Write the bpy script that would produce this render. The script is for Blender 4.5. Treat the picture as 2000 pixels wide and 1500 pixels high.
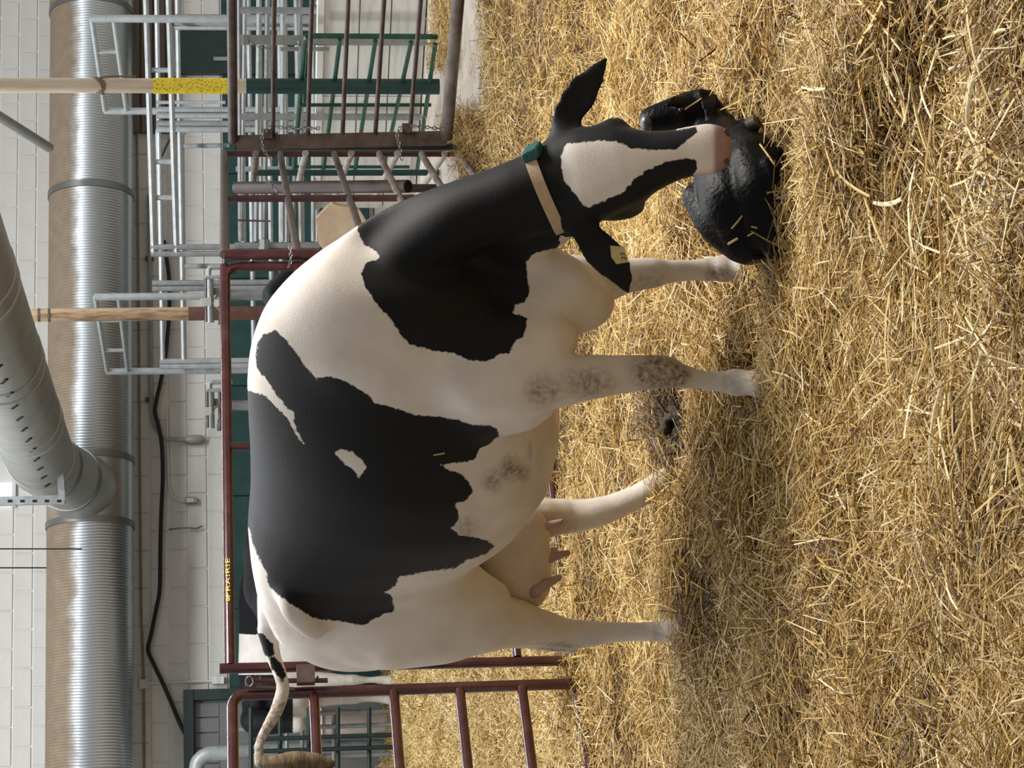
import bpy, bmesh, math, random
import numpy as np
from mathutils import Vector, Matrix

# ------------------------------------------------------------------ scene, camera, light
random.seed(7)
rng = np.random.default_rng(11)
SC = bpy.context.scene
COL = SC.collection
for _o in list(bpy.data.objects):
    bpy.data.objects.remove(_o)

FPX, CAM_H = 4450.0, 1.55            # focal length in pixels of the 2000 px side; eye height
PITCH, ROLL = math.radians(7.07), 0.013
R0 = Vector((1, 0, 0))
FWD = Vector((0, math.cos(PITCH), -math.sin(PITCH)))
UP0 = Vector((0, math.sin(PITCH), math.cos(PITCH)))
IM_R = R0 * math.cos(ROLL) - UP0 * math.sin(ROLL)     # to the right when the photo is held upright
IM_U = R0 * math.sin(ROLL) + UP0 * math.cos(ROLL)
CX, CY, CZ = -IM_U, IM_R, -FWD                        # the phone was turned a quarter: up is image left
EYE = Vector((0, 0, CAM_H))
cam_d = bpy.data.cameras.new('camera')
cam_d.sensor_fit = 'HORIZONTAL'
cam_d.sensor_width = 36.0
cam_d.lens = 36.0 * FPX / 2000.0
cam_d.clip_start, cam_d.clip_end = 0.1, 200
cam = bpy.data.objects.new('camera', cam_d)
cam.matrix_world = Matrix(((CX.x, CY.x, CZ.x, EYE.x), (CX.y, CY.y, CZ.y, EYE.y), (CX.z, CY.z, CZ.z, EYE.z), (0, 0, 0, 1)))
COL.objects.link(cam)
SC.camera = cam

w = bpy.data.worlds.new('world')
SC.world = w
w.use_nodes = True
w.node_tree.nodes['Background'].inputs['Color'].default_value = (1.0, 0.975, 0.93, 1)
w.node_tree.nodes['Background'].inputs['Strength'].default_value = 0.31

def area(name, loc, target, sx, sy, power, col):
    d = bpy.data.lights.new(name, 'AREA')
    d.shape = 'RECTANGLE'
    d.size, d.size_y, d.energy, d.color = sx, sy, power, col
    o = bpy.data.objects.new(name, d)
    o.location = loc
    o.rotation_euler = (Vector(target) - Vector(loc)).to_track_quat('-Z', 'Y').to_euler()
    COL.objects.link(o)
    return o
# a bright doorway / skylight to the right of the pen, and rows of ceiling lamps along the barn
area('skylight_lamp', (3.3, 7.9, 4.9), (0.3, 6.0, 0.2), 1.9, 1.9, 455, (1.0, 0.94, 0.85))
area('ceiling_lamp_row', (0.0, 18.0, 7.2), (0, 18.4, 0), 13.0, 0.5, 1150, (0.93, 0.97, 1.0))
area('ceiling_lamp_row', (0.0, 9.4, 6.2), (0, 9.2, 0), 9.0, 0.8, 450, (0.97, 0.98, 1.0))

SC.view_settings.view_transform = 'Standard'
SC.view_settings.look = 'None'
SC.view_settings.exposure = 0.0
SC.view_settings.gamma = 1.0
SC.view_settings.use_curve_mapping = False

# ------------------------------------------------------------------ pixel geometry (2000 x 1500 frame)
def ray(x, y):
    return (FWD + CX * ((x - 1000) / FPX) + CY * ((750 - y) / FPX))
def P(x, y, Y):                       # the point at world depth Y that pixel (x, y) looks at
    d = ray(x, y)
    return EYE + d * (Y / d.y)
def G(x, y, z=0.0):                   # ... on the level z
    d = ray(x, y)
    return EYE + d * ((z - EYE.z) / d.z)
def PL(x, y, p, n):                   # ... on a plane
    d = ray(x, y)
    return EYE + d * ((Vector(p) - EYE).dot(n) / d.dot(n))
def proj_np(V):
    Q = np.asarray(V, dtype=np.float64) - np.array(EYE)
    f = Q @ np.array(FWD)
    return np.stack([1000 + FPX * (Q @ np.array(CX)) / f, 750 - FPX * (Q @ np.array(CY)) / f], 1)

# ------------------------------------------------------------------ materials
def mat(name, col, rough=0.6, metal=0.0, col2=None, scale=12.0, bump=0.0, bscale=60.0, spec=0.5, stretch=None, ramp=(0.35, 0.65), coat=0.0):
    m = bpy.data.materials.new(name)
    m.use_nodes = True
    nt = m.node_tree
    b = nt.nodes['Principled BSDF']
    b.inputs['Base Color'].default_value = (*col, 1)
    b.inputs['Roughness'].default_value = rough
    b.inputs['Metallic'].default_value = metal
    b.inputs['Specular IOR Level'].default_value = spec
    b.inputs['Coat Weight'].default_value = coat
    tc = nt.nodes.new('ShaderNodeTexCoord')
    vec = tc.outputs['Object']
    if stretch:
        mp = nt.nodes.new('ShaderNodeMapping')
        mp.inputs['Scale'].default_value = stretch
        nt.links.new(vec, mp.inputs['Vector'])
        vec = mp.outputs['Vector']
    if col2:
        n = nt.nodes.new('ShaderNodeTexNoise')
        n.inputs['Scale'].default_value = scale
        n.inputs['Detail'].default_value = 6
        n.inputs['Roughness'].default_value = 0.6
        nt.links.new(vec, n.inputs['Vector'])
        r = nt.nodes.new('ShaderNodeValToRGB')
        r.color_ramp.elements[0].position, r.color_ramp.elements[1].position = ramp
        r.color_ramp.elements[0].color = (*col, 1)
        r.color_ramp.elements[1].color = (*col2, 1)
        nt.links.new(n.outputs['Fac'], r.inputs['Fac'])
        nt.links.new(r.outputs['Color'], b.inputs['Base Color'])
    if bump:
        n2 = nt.nodes.new('ShaderNodeTexNoise')
        n2.inputs['Scale'].default_value = bscale
        n2.inputs['Detail'].default_value = 4
        nt.links.new(vec, n2.inputs['Vector'])
        bp = nt.nodes.new('ShaderNodeBump')
        bp.inputs['Strength'].default_value = bump
        bp.inputs['Distance'].default_value = 0.01
        nt.links.new(n2.outputs['Fac'], bp.inputs['Height'])
        nt.links.new(bp.outputs['Normal'], b.inputs['Normal'])
    return m

M_RED = mat('red_paint', (0.045, 0.009, 0.011), 0.22, 0.0, (0.085, 0.030, 0.026), 9, 0.06, 40, ramp=(0.45, 0.75), coat=0.4)
M_BROWN = mat('rusty_brown_steel', (0.050, 0.030, 0.026), 0.45, 0.2, (0.11, 0.075, 0.06), 10, 0.15, 50)
M_DUSTY = mat('dusty_pipe', (0.25, 0.20, 0.165), 0.7, 0.0, (0.13, 0.085, 0.075), 8, 0.2, 40)
M_GALV = mat('galvanised_pipe', (0.33, 0.36, 0.365), 0.42, 0.2, (0.43, 0.455, 0.455), 14, 0.08, 40)
M_GALV2 = mat('dull_galvanised', (0.22, 0.235, 0.235), 0.5, 0.2, (0.31, 0.32, 0.315), 14, 0.08, 40)
M_GREEN = mat('dark_green_paint', (0.008, 0.040, 0.038), 0.45, 0.0, (0.015, 0.06, 0.055), 6, 0.1, 40)
M_GREENGATE = mat('green_gate_paint', (0.006, 0.052, 0.035), 0.4, 0.0, (0.02, 0.09, 0.06), 12, 0.1, 40)
M_CHARGREEN = mat('dark_door_paint', (0.010, 0.022, 0.021), 0.5, 0.0, (0.016, 0.034, 0.030), 5)
M_WHITEWALL = mat('white_block_paint', (0.60, 0.58, 0.54), 0.75, 0.0, (0.72, 0.70, 0.66), 1.6, 0.35, 30, ramp=(0.3, 0.7))
M_MORTAR = mat('painted_mortar', (0.76, 0.74, 0.70), 0.9, 0.0, (0.82, 0.80, 0.76), 8, 0.3, 40)
M_BOARD = mat('white_board_paint', (0.70, 0.69, 0.65), 0.6, 0.0, (0.50, 0.48, 0.45), 2.2, 0.1, 20, stretch=(1, 1, 7), ramp=(0.45, 0.75))
M_CONC = mat('concrete', (0.36, 0.31, 0.255), 0.85, 0.0, (0.50, 0.44, 0.37), 3.5, 0.4, 45)
M_STEEL = mat('bright_steel', (0.62, 0.62, 0.62), 0.3, 0.9, (0.45, 0.45, 0.46), 10)
M_CHAIN = mat('dull_chain_steel', (0.16, 0.15, 0.145), 0.4, 0.8, (0.30, 0.29, 0.28), 30)
M_CABLE = mat('black_rubber', (0.012, 0.011, 0.010), 0.5)
M_WOOD = mat('bare_pine_pole', (0.52, 0.37, 0.22), 0.8, 0.0, (0.17, 0.09, 0.05), 7, 0.3, 30, stretch=(3, 3, 0.5), ramp=(0.42, 0.66))
M_WOODPALE = mat('pale_pole', (0.66, 0.58, 0.46), 0.8, 0.0, (0.55, 0.45, 0.33), 8, 0.2, 30, stretch=(3, 3, 0.4))
M_DARKPIPE = mat('dark_brown_pipe', (0.038, 0.021, 0.018), 0.55, 0.0, (0.07, 0.042, 0.035), 8)
M_RUST = mat('brown_steel_sleeve', (0.12, 0.055, 0.038), 0.6, 0.1, (0.17, 0.085, 0.06), 10)
M_TWINE = mat('grey_brown_twine', (0.19, 0.15, 0.11), 0.9)
M_BLACK = mat('black_slot', (0.006, 0.006, 0.006), 0.9)
M_PAINTGREY = mat('grey_fixture_paint', (0.33, 0.34, 0.33), 0.5, 0.1, (0.26, 0.26, 0.25), 8)
M_PIPEBROWN = mat('stained_conduit', (0.30, 0.24, 0.19), 0.6, 0.0, (0.22, 0.15, 0.11), 8)
M_RIB = mat('grey_ribbed_sheet', (0.15, 0.15, 0.15), 0.5, 0.2, (0.19, 0.19, 0.19), 4)
M_YLETTER = mat('yellow_lettering', (0.80, 0.72, 0.16), 0.6)
M_REDPLASTIC = mat('red_plastic', (0.55, 0.03, 0.06), 0.4)
M_CREAM = mat('weathered_cream_board', (0.62, 0.50, 0.36), 0.7, 0.0, (0.45, 0.33, 0.22), 7, 0.2, 30)
M_PINKWHITE = mat('pale_skin_udder', (0.62, 0.53, 0.45), 0.6, 0.0, (0.54, 0.44, 0.37), 9, 0.1, 90)
M_TEAT = mat('pink_teat_skin', (0.46, 0.32, 0.28), 0.55, 0.0, (0.30, 0.20, 0.18), 12, 0.15, 120)
M_EYE = mat('dark_eye', (0.008, 0.006, 0.005), 0.06, 0.0, coat=1.0)
M_HOOF = mat('dark_hoof', (0.06, 0.045, 0.035), 0.6, 0.0, (0.12, 0.09, 0.07), 20)
M_STRAP = mat('tan_collar_webbing', (0.56, 0.44, 0.32), 0.85, 0.0, (0.50, 0.38, 0.27), 30, 0.4, 300)
M_TAGBOX = mat('teal_green_plastic', (0.008, 0.085, 0.088), 0.45, 0.0, (0.014, 0.12, 0.12), 20, 0.1, 60)
M_EARTAG = mat('dirty_yellow_tag', (0.50, 0.42, 0.16), 0.55, 0.0, (0.56, 0.52, 0.34), 30, 0.1, 60)
M_TAGINK = mat('tag_ink', (0.05, 0.04, 0.02), 0.8)
M_SWITCH = mat('stained_tail_hair', (0.24, 0.165, 0.09), 0.8, 0.0, (0.09, 0.055, 0.03), 20, 0.6, 60, stretch=(1, 1, 5))

def yellow_mat():
    m = mat('speckled_yellow_wrap', (0.78, 0.58, 0.03), 0.55, 0.0)
    nt = m.node_tree
    b = nt.nodes['Principled BSDF']
    tc = nt.nodes.new('ShaderNodeTexCoord')
    v = nt.nodes.new('ShaderNodeTexVoronoi')
    v.inputs['Scale'].default_value = 68
    nt.links.new(tc.outputs['Object'], v.inputs['Vector'])
    r = nt.nodes.new('ShaderNodeValToRGB')
    r.color_ramp.elements[0].position, r.color_ramp.elements[1].position = 0.20, 0.36
    r.color_ramp.elements[0].color = (0.10, 0.07, 0.01, 1)
    r.color_ramp.elements[1].color = (0.95, 0.74, 0.05, 1)
    nt.links.new(v.outputs['Distance'], r.inputs['Fac'])
    nt.links.new(r.outputs['Color'], b.inputs['Base Color'])
    return m
M_YELLOW = yellow_mat()

def duct_mat():
    # bare galvanised sheet with the dust that has settled on its upper side
    m = mat('dusty_galvanised_duct', (0.5, 0.5, 0.5), 0.3, 1.0)
    nt = m.node_tree
    b = nt.nodes['Principled BSDF']
    tc = nt.nodes.new('ShaderNodeTexCoord')
    sep = nt.nodes.new('ShaderNodeSeparateXYZ')
    nt.links.new(tc.outputs['Object'], sep.inputs[0])
    n = nt.nodes.new('ShaderNodeTexNoise')
    n.inputs['Scale'].default_value = 3.0
    n.inputs['Detail'].default_value = 8
    n.inputs['Roughness'].default_value = 0.7
    nt.links.new(tc.outputs['Object'], n.inputs['Vector'])
    ma = nt.nodes.new('ShaderNodeMath')
    ma.operation = 'MULTIPLY_ADD'
    nt.links.new(n.outputs['Fac'], ma.inputs[0])
    ma.inputs[1].default_value = 0.22
    nt.links.new(sep.outputs['Z'], ma.inputs[2])
    mr = nt.nodes.new('ShaderNodeMapRange')
    mr.inputs['From Min'].default_value = 0.17
    mr.inputs['From Max'].default_value = 0.30
    nt.links.new(ma.outputs[0], mr.inputs['Value'])
    n2 = nt.nodes.new('ShaderNodeTexNoise')
    n2.inputs['Scale'].default_value = 9
    n2.inputs['Detail'].default_value = 6
    nt.links.new(tc.outputs['Object'], n2.inputs['Vector'])
    dr = nt.nodes.new('ShaderNodeValToRGB')
    dr.color_ramp.elements[0].color = (0.19, 0.14, 0.095, 1)
    dr.color_ramp.elements[1].color = (0.33, 0.26, 0.185, 1)
    nt.links.new(n2.outputs['Fac'], dr.inputs['Fac'])
    mix = nt.nodes.new('ShaderNodeMixRGB')
    mix.inputs['Color1'].default_value = (0.56, 0.60, 0.63, 1)
    nt.links.new(mr.outputs['Result'], mix.inputs['Fac'])
    nt.links.new(dr.outputs['Color'], mix.inputs['Color2'])
    nt.links.new(mix.outputs['Color'], b.inputs['Base Color'])
    inv = nt.nodes.new('ShaderNodeMath')
    inv.operation = 'MULTIPLY_ADD'
    inv.inputs[1].default_value = -0.95
    inv.inputs[2].default_value = 0.95
    nt.links.new(mr.outputs['Result'], inv.inputs[0])
    nt.links.new(inv.outputs[0], b.inputs['Metallic'])
    ro = nt.nodes.new('ShaderNodeMath')
    ro.operation = 'MULTIPLY_ADD'
    ro.inputs[1].default_value = 0.45
    ro.inputs[2].default_value = 0.33
    nt.links.new(mr.outputs['Result'], ro.inputs[0])
    nt.links.new(ro.outputs[0], b.inputs['Roughness'])
    return m
M_DUCT = duct_mat()
M_DUCT2 = mat('grey_branch_duct', (0.36, 0.37, 0.36), 0.42, 0.6, (0.44, 0.45, 0.44), 4, 0.05, 30)
M_COLLAR = mat('duct_band', (0.22, 0.22, 0.21), 0.45, 0.7)

# ------------------------------------------------------------------ mesh helpers
class MB:
    """collects shapes; build() links them as ONE mesh object"""
    def __init__(s):
        s.v, s.f = [], []
    def add(s, vs, fs):
        b = len(s.v)
        s.v += [tuple(p) for p in vs]
        s.f += [tuple(i + b for i in q) for q in fs]
        return s
    def tube(s, path, r, n=8, caps=True, closed=False, flat=None):
        pts = [Vector(p) for p in path]
        k = len(pts)
        rad = list(r) if isinstance(r, (list, tuple)) else [r] * k
        up = None
        vs, fs = [], []
        for i in range(k):
            if closed:
                t = pts[(i + 1) % k] - pts[i - 1]
            else:
                t = pts[min(i + 1, k - 1)] - pts[max(i - 1, 0)]
            t.normalize()
            if up is None:
                up = Vector((0, 0, 1)) if abs(t.z) < 0.9 else Vector((1, 0, 0))
            a = t.cross(up).normalized()
            up = a.cross(t).normalized()
            for j in range(n):
                q = 2 * math.pi * j / n
                vs.append(pts[i] + (a * math.cos(q) + up * math.sin(q) * (flat or 1)) * rad[i])
        m = k if closed else k - 1
        for i in range(m):
            for j in range(n):
                a0, a1 = i * n + j, i * n + (j + 1) % n
                b0, b1 = ((i + 1) % k) * n + j, ((i + 1) % k) * n + (j + 1) % n
                fs.append((a0, a1, b1, b0))
        if caps and not closed:
            fs.append(tuple(range(n - 1, -1, -1)))
            fs.append(tuple((k - 1) * n + j for j in range(n)))
        return s.add(vs, fs)
    def box(s, c, ax, ay, az):
        c, ax, ay, az = Vector(c), Vector(ax), Vector(ay), Vector(az)
        vs = [c + ax * i + ay * j + az * k for i in (-1, 1) for j in (-1, 1) for k in (-1, 1)]
        fs = [(0, 1, 3, 2), (4, 6, 7, 5), (0, 4, 5, 1), (2, 3, 7, 6), (0, 2, 6, 4), (1, 5, 7, 3)]
        if ax.cross(ay).dot(az) < 0:
            fs = [q[::-1] for q in fs]
        return s.add(vs, fs)
    def beam(s, a, b, wv, h):          # a rectangular bar from a to b; wv half-width vector, h other half size
        a, b, wv = Vector(a), Vector(b), Vector(wv)
        d = (b - a)
        return s.box((a + b) / 2, d / 2, wv, d.normalized().cross(wv.normalized()) * h)
    def prism(s, poly, nv):            # poly: 3-D outline, thickened along nv
        n = len(poly)
        vs = [Vector(p) for p in poly] + [Vector(p) + Vector(nv) for p in poly]
        fs = [tuple(range(n))[::-1], tuple(range(n, 2 * n))]
        for i in range(n):
            fs.append((i, (i + 1) % n, n + (i + 1) % n, n + i))
        return s.add(vs, fs)
    def build(s, name, m, parent=None, smooth=True):
        me = bpy.data.meshes.new(name)
        vs = s.v
        if parent is not None:
            o0 = world_loc(parent)
            vs = [(v[0] - o0.x, v[1] - o0.y, v[2] - o0.z) for v in vs]
        else:
            a = np.array(vs)
            o0 = Vector(((a[:, 0].min() + a[:, 0].max()) / 2, (a[:, 1].min() + a[:, 1].max()) / 2, a[:, 2].min()))
            vs = [(v[0] - o0.x, v[1] - o0.y, v[2] - o0.z) for v in vs]
        me.from_pydata(vs, [], s.f)
        bm = bmesh.new()
        bm.from_mesh(me)
        bmesh.ops.recalc_face_normals(bm, faces=bm.faces)
        bm.to_mesh(me)
        bm.free()
        me.materials.append(m)
        if smooth:
            for p in me.polygons:
                p.use_smooth = True
            me.set_sharp_from_angle(angle=math.radians(40))
        o = bpy.data.objects.new(name, me)
        COL.objects.link(o)
        if parent is not None:
            o.parent = parent
        else:
            o.location = o0
        return o
def world_loc(o):
    v = Vector((0, 0, 0))
    while o is not None:
        v += o.location
        o = o.parent
    return v
def empty(name, loc, label, cat, group=None):
    o = bpy.data.objects.new(name, None)
    o.location = loc
    o.empty_display_size = 0.1
    COL.objects.link(o)
    return tag(o, label, cat, group)
def tag(o, label, cat, group=None, kind=None):
    if label: o['label'] = label
    if cat: o['category'] = cat
    if group: o['group'] = group
    if kind: o['kind'] = kind
    return o
def struct(o):
    o['kind'] = 'structure'
    return o
def pipe(name, a, b, r, m, parent, n=8):
    return MB().tube([a, b], r, n).build(name, m, parent)
def elbow(a, c, b, rad, steps=5):      # a -> corner c -> b with a rounded corner
    a, b, c = Vector(a), Vector(b), Vector(c)
    p0 = c + (a - c).normalized() * rad
    p1 = c + (b - c).normalized() * rad
    out = [a]
    for i in range(steps + 1):
        t = i / steps
        out.append(p0 * (1 - t) ** 2 + c * 2 * t * (1 - t) + p1 * t * t)
    return out + [b]
def catmull(pts, k=6):
    p = [Vector(q) for q in pts]
    p = [p[0] * 2 - p[1]] + p + [p[-1] * 2 - p[-2]]
    out = []
    for i in range(1, len(p) - 2):
        for j in range(k):
            t = j / k
            out.append(0.5 * ((2 * p[i]) + (p[i + 1] - p[i - 1]) * t + (2 * p[i - 1] - 5 * p[i] + 4 * p[i + 1] - p[i + 2]) * t * t + (3 * p[i] - p[i - 1] - 3 * p[i + 1] + p[i + 2]) * t ** 3))
    return out + [p[-2]]
STRAW_SCALE = 1.0

# ------------------------------------------------------------------ the barn: floor, block wall, trim, doors
WA = math.radians(14.5)
TD = Vector((math.cos(WA), math.sin(WA), 0))          # along the back wall
WN = Vector((math.sin(WA), -math.cos(WA), 0))         # out of the wall, to the pen
WO = Vector((0, 24.6, 0))
def WP(x, y, off=0.0):
    return PL(x, y, WO + WN * off, WN)
def WL(t, z, off=0.0):
    return WO + TD * t + WN * off + Vector((0, 0, z))
def wt(p):
    return (p - WO).dot(TD)

fl = MB().box((0, 15, -0.16), (12, 0, 0), (0, 16, 0), (0, 0, 0.1)).build('floor', M_CONC)
struct(fl)

wall = MB().beam(WL(-7, 3.1, -0.12), WL(7, 3.1, -0.12), WN * 0.11, 3.1).build('wall_back', M_MORTAR)
struct(wall)
def block_mb():
    bm = bmesh.new()
    bmesh.ops.create_cube(bm, size=1)
    for v in bm.verts:
        v.co = Vector((v.co.x * 0.388, v.co.y * 0.03, v.co.z * 0.188))
    bmesh.ops.bevel(bm, geom=[e for e in bm.edges], offset=0.006, segments=1, affect='EDGES')
    me = bpy.data.meshes.new('concrete_block')
    bm.to_mesh(me)
    bm.free()
    me.materials.append(M_WHITEWALL)
    return me
BLK = block_mb()
rest = MB()
nblk = 0
for row in range(8, 24):
    z = 0.1 + row * 0.2
    for k in range(-14, 15):
        t = k * 0.4 + (0.2 if row % 2 else 0) + 0.05
        seen = (z > 3.35 and z < 4.35) or (1.65 < z < 2.75)
        if seen and -4.5 < t < 4.75:
            o = bpy.data.objects.new('concrete_block', BLK)
            COL.objects.link(o)
            o.parent = wall
            o.location = WL(t, z, -0.010 + random.uniform(-0.002, 0.002)) - wall.location
            o.rotation_euler = (0, 0, WA + random.uniform(-.002, .002))
            nblk += 1
        else:
            rest.box(WL(t, z, -0.010), TD * 0.194, WN * 0.015, (0, 0, 0.094))
rb = rest.build('block_coursing', M_WHITEWALL, wall, smooth=False)
rb['kind'] = 'stuff'

# dark green lower wall (sheets), timber header over the dark door
tr = MB().beam(WL(-7, 0.78, 0.03), WL(7, 0.78, 0.03), WN * 0.012, 0.78).build('trim_1', M_GREEN)
struct(tr)
for k in range(-6, 6):
    MB().beam(WL(k * 1.2 + 0.01, 0.80, 0.055), WL(k * 1.2 + 1.19, 0.80, 0.055), WN * 0.012, 0.79).build('panel', M_GREEN, tr)
a, b = wt(WP(300, 262)), wt(WP(300, -60))
zt, zb = WP(250, 120).z, WP(349, 120).z
hd = MB().beam(WL(a, (zt + zb) / 2, 0.03), WL(b, (zt + zb) / 2, 0.03), WN * 0.02, (zt - zb) / 2).build('trim_2', mat('shaded_header_timber', (0.13, 0.105, 0.085), 0.8))
struct(hd)
M_HEAD = mat('header_plank', (0.20, 0.165, 0.135), 0.8, 0.0, (0.14, 0.11, 0.09), 6, 0.3, 30, stretch=(0.3, 1, 3))
for k in range(4):
    z0 = zb + (zt - zb) * (k + 0.5) / 4
    MB().beam(WL(a, z0, 0.065), WL(b, z0, 0.065), WN * 0.015, (zt - zb) / 8 - 0.012).build('plank', M_HEAD, hd)
# dark sliding door under the header
a, b = wt(WP(400, 152)), wt(WP(400, 58))
zt = WP(352, 100).z
d2 = MB().beam(WL((a + b) / 2, zt / 2, 0.10) - TD * (b - a) / 2, WL((a + b) / 2, zt / 2, 0.10) + TD * (b - a) / 2, WN * 0.03, zt / 2).build('door_2', M_CHARGREEN)
struct(d2)
MB().beam(WP(417, 115, 0.15), WP(448, 115, 0.15), TD * 0.022, 0.008).build('latch_bar', M_STEEL, d2)
MB().beam(WP(340, 150, 0.14), WP(340, 52, 0.14), WN * 0.02, 0.03).build('door_track', M_GALV2, d2)

# ribbed overhead door in its dark frame, far left
t0, z0 = wt(WP(360, 1352)), WP(359, 1400).z
t1 = wt(WP(400, 1560))
d1 = MB().beam(WL(t1, z0 / 2, 0.055), WL(t0 - 0.1, z0 / 2, 0.055), WN * 0.015, z0 / 2 - 0.03).build('door_1', M_RIB)
struct(d1)
MB().beam(WL(t0 - 0.05, 0, 0.10), WL(t0 - 0.05, z0, 0.10), TD * 0.055, 0.07).build('door_jamb', M_CHARGREEN, d1)
MB().beam(WL(t1, z0 - 0.05, 0.105), WL(t0, z0 - 0.05, 0.105), Vector((0, 0, 0.05)), 0.075).build('door_head', M_CHARGREEN, d1)
zr0, zr1 = WP(383, 1420).z, WP(428, 1420).z
k = 0
while t0 - 0.14 - k * 0.156 > t1:
    tc_ = t0 - 0.20 - k * 0.156
    MB().beam(WL(tc_, zr0, 0.085), WL(tc_, zr1, 0.085), TD * 0.07, 0.012).build('rib', M_RIB, d1)
    k += 1
MB().beam(WL(t1, (zr1 + 0.02 + WP(456, 1420).z) / 2, 0.085), WL(t0 - 0.13, (zr1 + 0.02 + WP(456, 1420).z) / 2, 0.085), WN * 0.014, (zr1 - WP(456, 1420).z) / 2 - 0.015).build('panel', M_RIB, d1)

# low white partition beyond the gate: boards with open joints and a cap
PA, PB = P(845, 395, 19.6), P(845, -60, 18.0)
pd = (PB - PA); pd.z = 0; pd.normalize()
pn = Vector((pd.y, -pd.x, 0))
def PP(x, y, off=0.0):
    return PL(x, y, PA + pn * off, pn)
zc = PP(628, 150).z
pw = MB().beam(Vector((PA.x, PA.y, zc / 2 - 0.05)), Vector((PB.x, PB.y, zc / 2 - 0.05)), pn * 0.05, zc / 2).build('wall_right', M_MORTAR)
struct(pw)
zs = [0.0, PP(757, 150).z, PP(697, 150).z, zc]
for i in range(3):
    zm, hh = (zs[i] + zs[i + 1]) / 2, (zs[i + 1] - zs[i]) / 2 - 0.006
    for j in range(2):
        q0 = PA + (PB - PA) * (j * 0.5 + 0.002); q1 = PA + (PB - PA) * (j * 0.5 + 0.498)
        MB().beam(Vector((q0.x, q0.y, zm)) + pn * 0.065, Vector((q1.x, q1.y, zm)) + pn * 0.065, pn * 0.015, hh).build('board', M_BOARD, pw)
MB().beam(Vector((PA.x, PA.y, zc + 0.02)), Vector((PB.x, PB.y, zc + 0.02)), pn * 0.10, 0.025).build('cap', M_BOARD, pw)

# ------------------------------------------------------------------ ducts
AX0 = P(177, 750, 24.0)
def AXP(y):                            # the point of the main duct's axis seen at image row y
    d = ray(177, y)
    k = (AX0.y - TD.y / TD.x * AX0.x) / (d.y - TD.y / TD.x * d.x)
    return Vector((d.x * k, d.y * k, AX0.z))
DR = 0.437
duct = empty('ventilation_duct', AX0, 'huge horizontal spiral-ribbed metal duct along the back wall, dusty on top', 'duct')
def ringed(p0, p1, rfun, n=28):
    L = (p1 - p0).length
    ax = (p1 - p0).normalized()
    s_ = ax.cross(Vector((0, 0, 1))).normalized()
    mb = MB()
    vs, fs = [], []
    prof = rfun(L)
    for i, (d, r) in enumerate(prof):
        for j in range(n):
            q = 2 * math.pi * j / n
            vs.append(p0 + ax * d + s_ * (r * math.cos(q)) + Vector((0, 0, r * math.sin(q))))
    for i in range(len(prof) - 1):
        for j in range(n):
            fs.append((i * n + j, i * n + (j + 1) % n, (i + 1) * n + (j + 1) % n, (i + 1) * n + j))
    fs.append(tuple(range(n - 1, -1, -1)))
    fs.append(tuple((len(prof) - 1) * n + j for j in range(n)))
    return mb.add(vs, fs)
def ribs(r, pitch=0.030, amp=0.004):
    def f(L):
        out, d = [], 0.0
        while d < L:
            out += [(d, r - amp), (d + pitch * 0.55, r - amp * .6), (d + pitch * 0.8, r + amp)]
            d += pitch
        return out
    return f
def plain(r):
    return lambda L: [(0, r), (L * .5, r), (L, r)]
def bandf(r, wd=0.05):
    return lambda L: [(0, r - .01), (0.004, r + .016), (L - .004, r + .016), (L, r - .01)]
for ya, yb in ((1560, 1028), (902, 388), (380, 30)):
    ringed(AXP(ya), AXP(yb), ribs(DR)).build('spiral_section', M_DUCT, duct)
ringed(AXP(1028), AXP(902), plain(DR + .004), 40).build('tee_section', M_DUCT, duct)
ringed(AXP(24), AXP(-60), plain(DR + .012), 40).build('end_sleeve', M_DUCT, duct)
for yc in (1028, 902, 384, 27):
    p = AXP(yc)
    ringed(p - TD * .035, p + TD * .035, bandf(DR), 40).build('band', M_COLLAR, duct)

br = empty('branch_duct', P(95, 905, 21.8), 'grey branch duct with a row of slots, coming off the big duct overhead', 'duct')
E0 = AXP(965) + Vector((0, 0, 0.05))
S0, S1 = P(78, 893, 21.9), P(-150, 330, 12.5)
ddir = (S1 - S0).normalized()
path = catmull([E0, E0 + WN * 0.55 + Vector((0, 0, .06)), E0 + WN * 1.15 + Vector((0, 0, .22)), S0 - ddir * 0.25, S0 + ddir * .1], 6)
rr = [0.39 - 0.07 * min(1, i / 8) for i in range(len(path))]
MB().tube(path, rr, 28).build('elbow', M_DUCT2, br)
for q in (2, 8, 14):
    d_ = (path[q + 1] - path[q - 1]).normalized()
    MB().tube([path[q] - d_ * .02, path[q] - d_ * .018, path[q] + d_ * .018, path[q] + d_ * .02], [rr[q] - .01, rr[q] + .012, rr[q] + .012, rr[q] - .01], 32).build('band', M_COLLAR, br)
SR = 0.318
ringed(S0, S1, ribs(SR, 0.12, 0.003), 32).build('straight_section', M_DUCT2, br)
Lb = (S1 - S0).length
for dd in (0.02, 1.9, 2.25, 4.4, 4.75, 7.0, 7.35):
    MB().tube([S0 + ddir * dd, S0 + ddir * (dd + .004), S0 + ddir * (dd + .026), S0 + ddir * (dd + .03)], [SR - .01, SR + .010, SR + .010, SR - .01], 32).build('band', M_DUCT2, br)
side = ddir.cross(Vector((0, 0, 1))).normalized()
upv = side.cross(ddir).normalized()
if side.y > 0:
    side = -side
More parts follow.
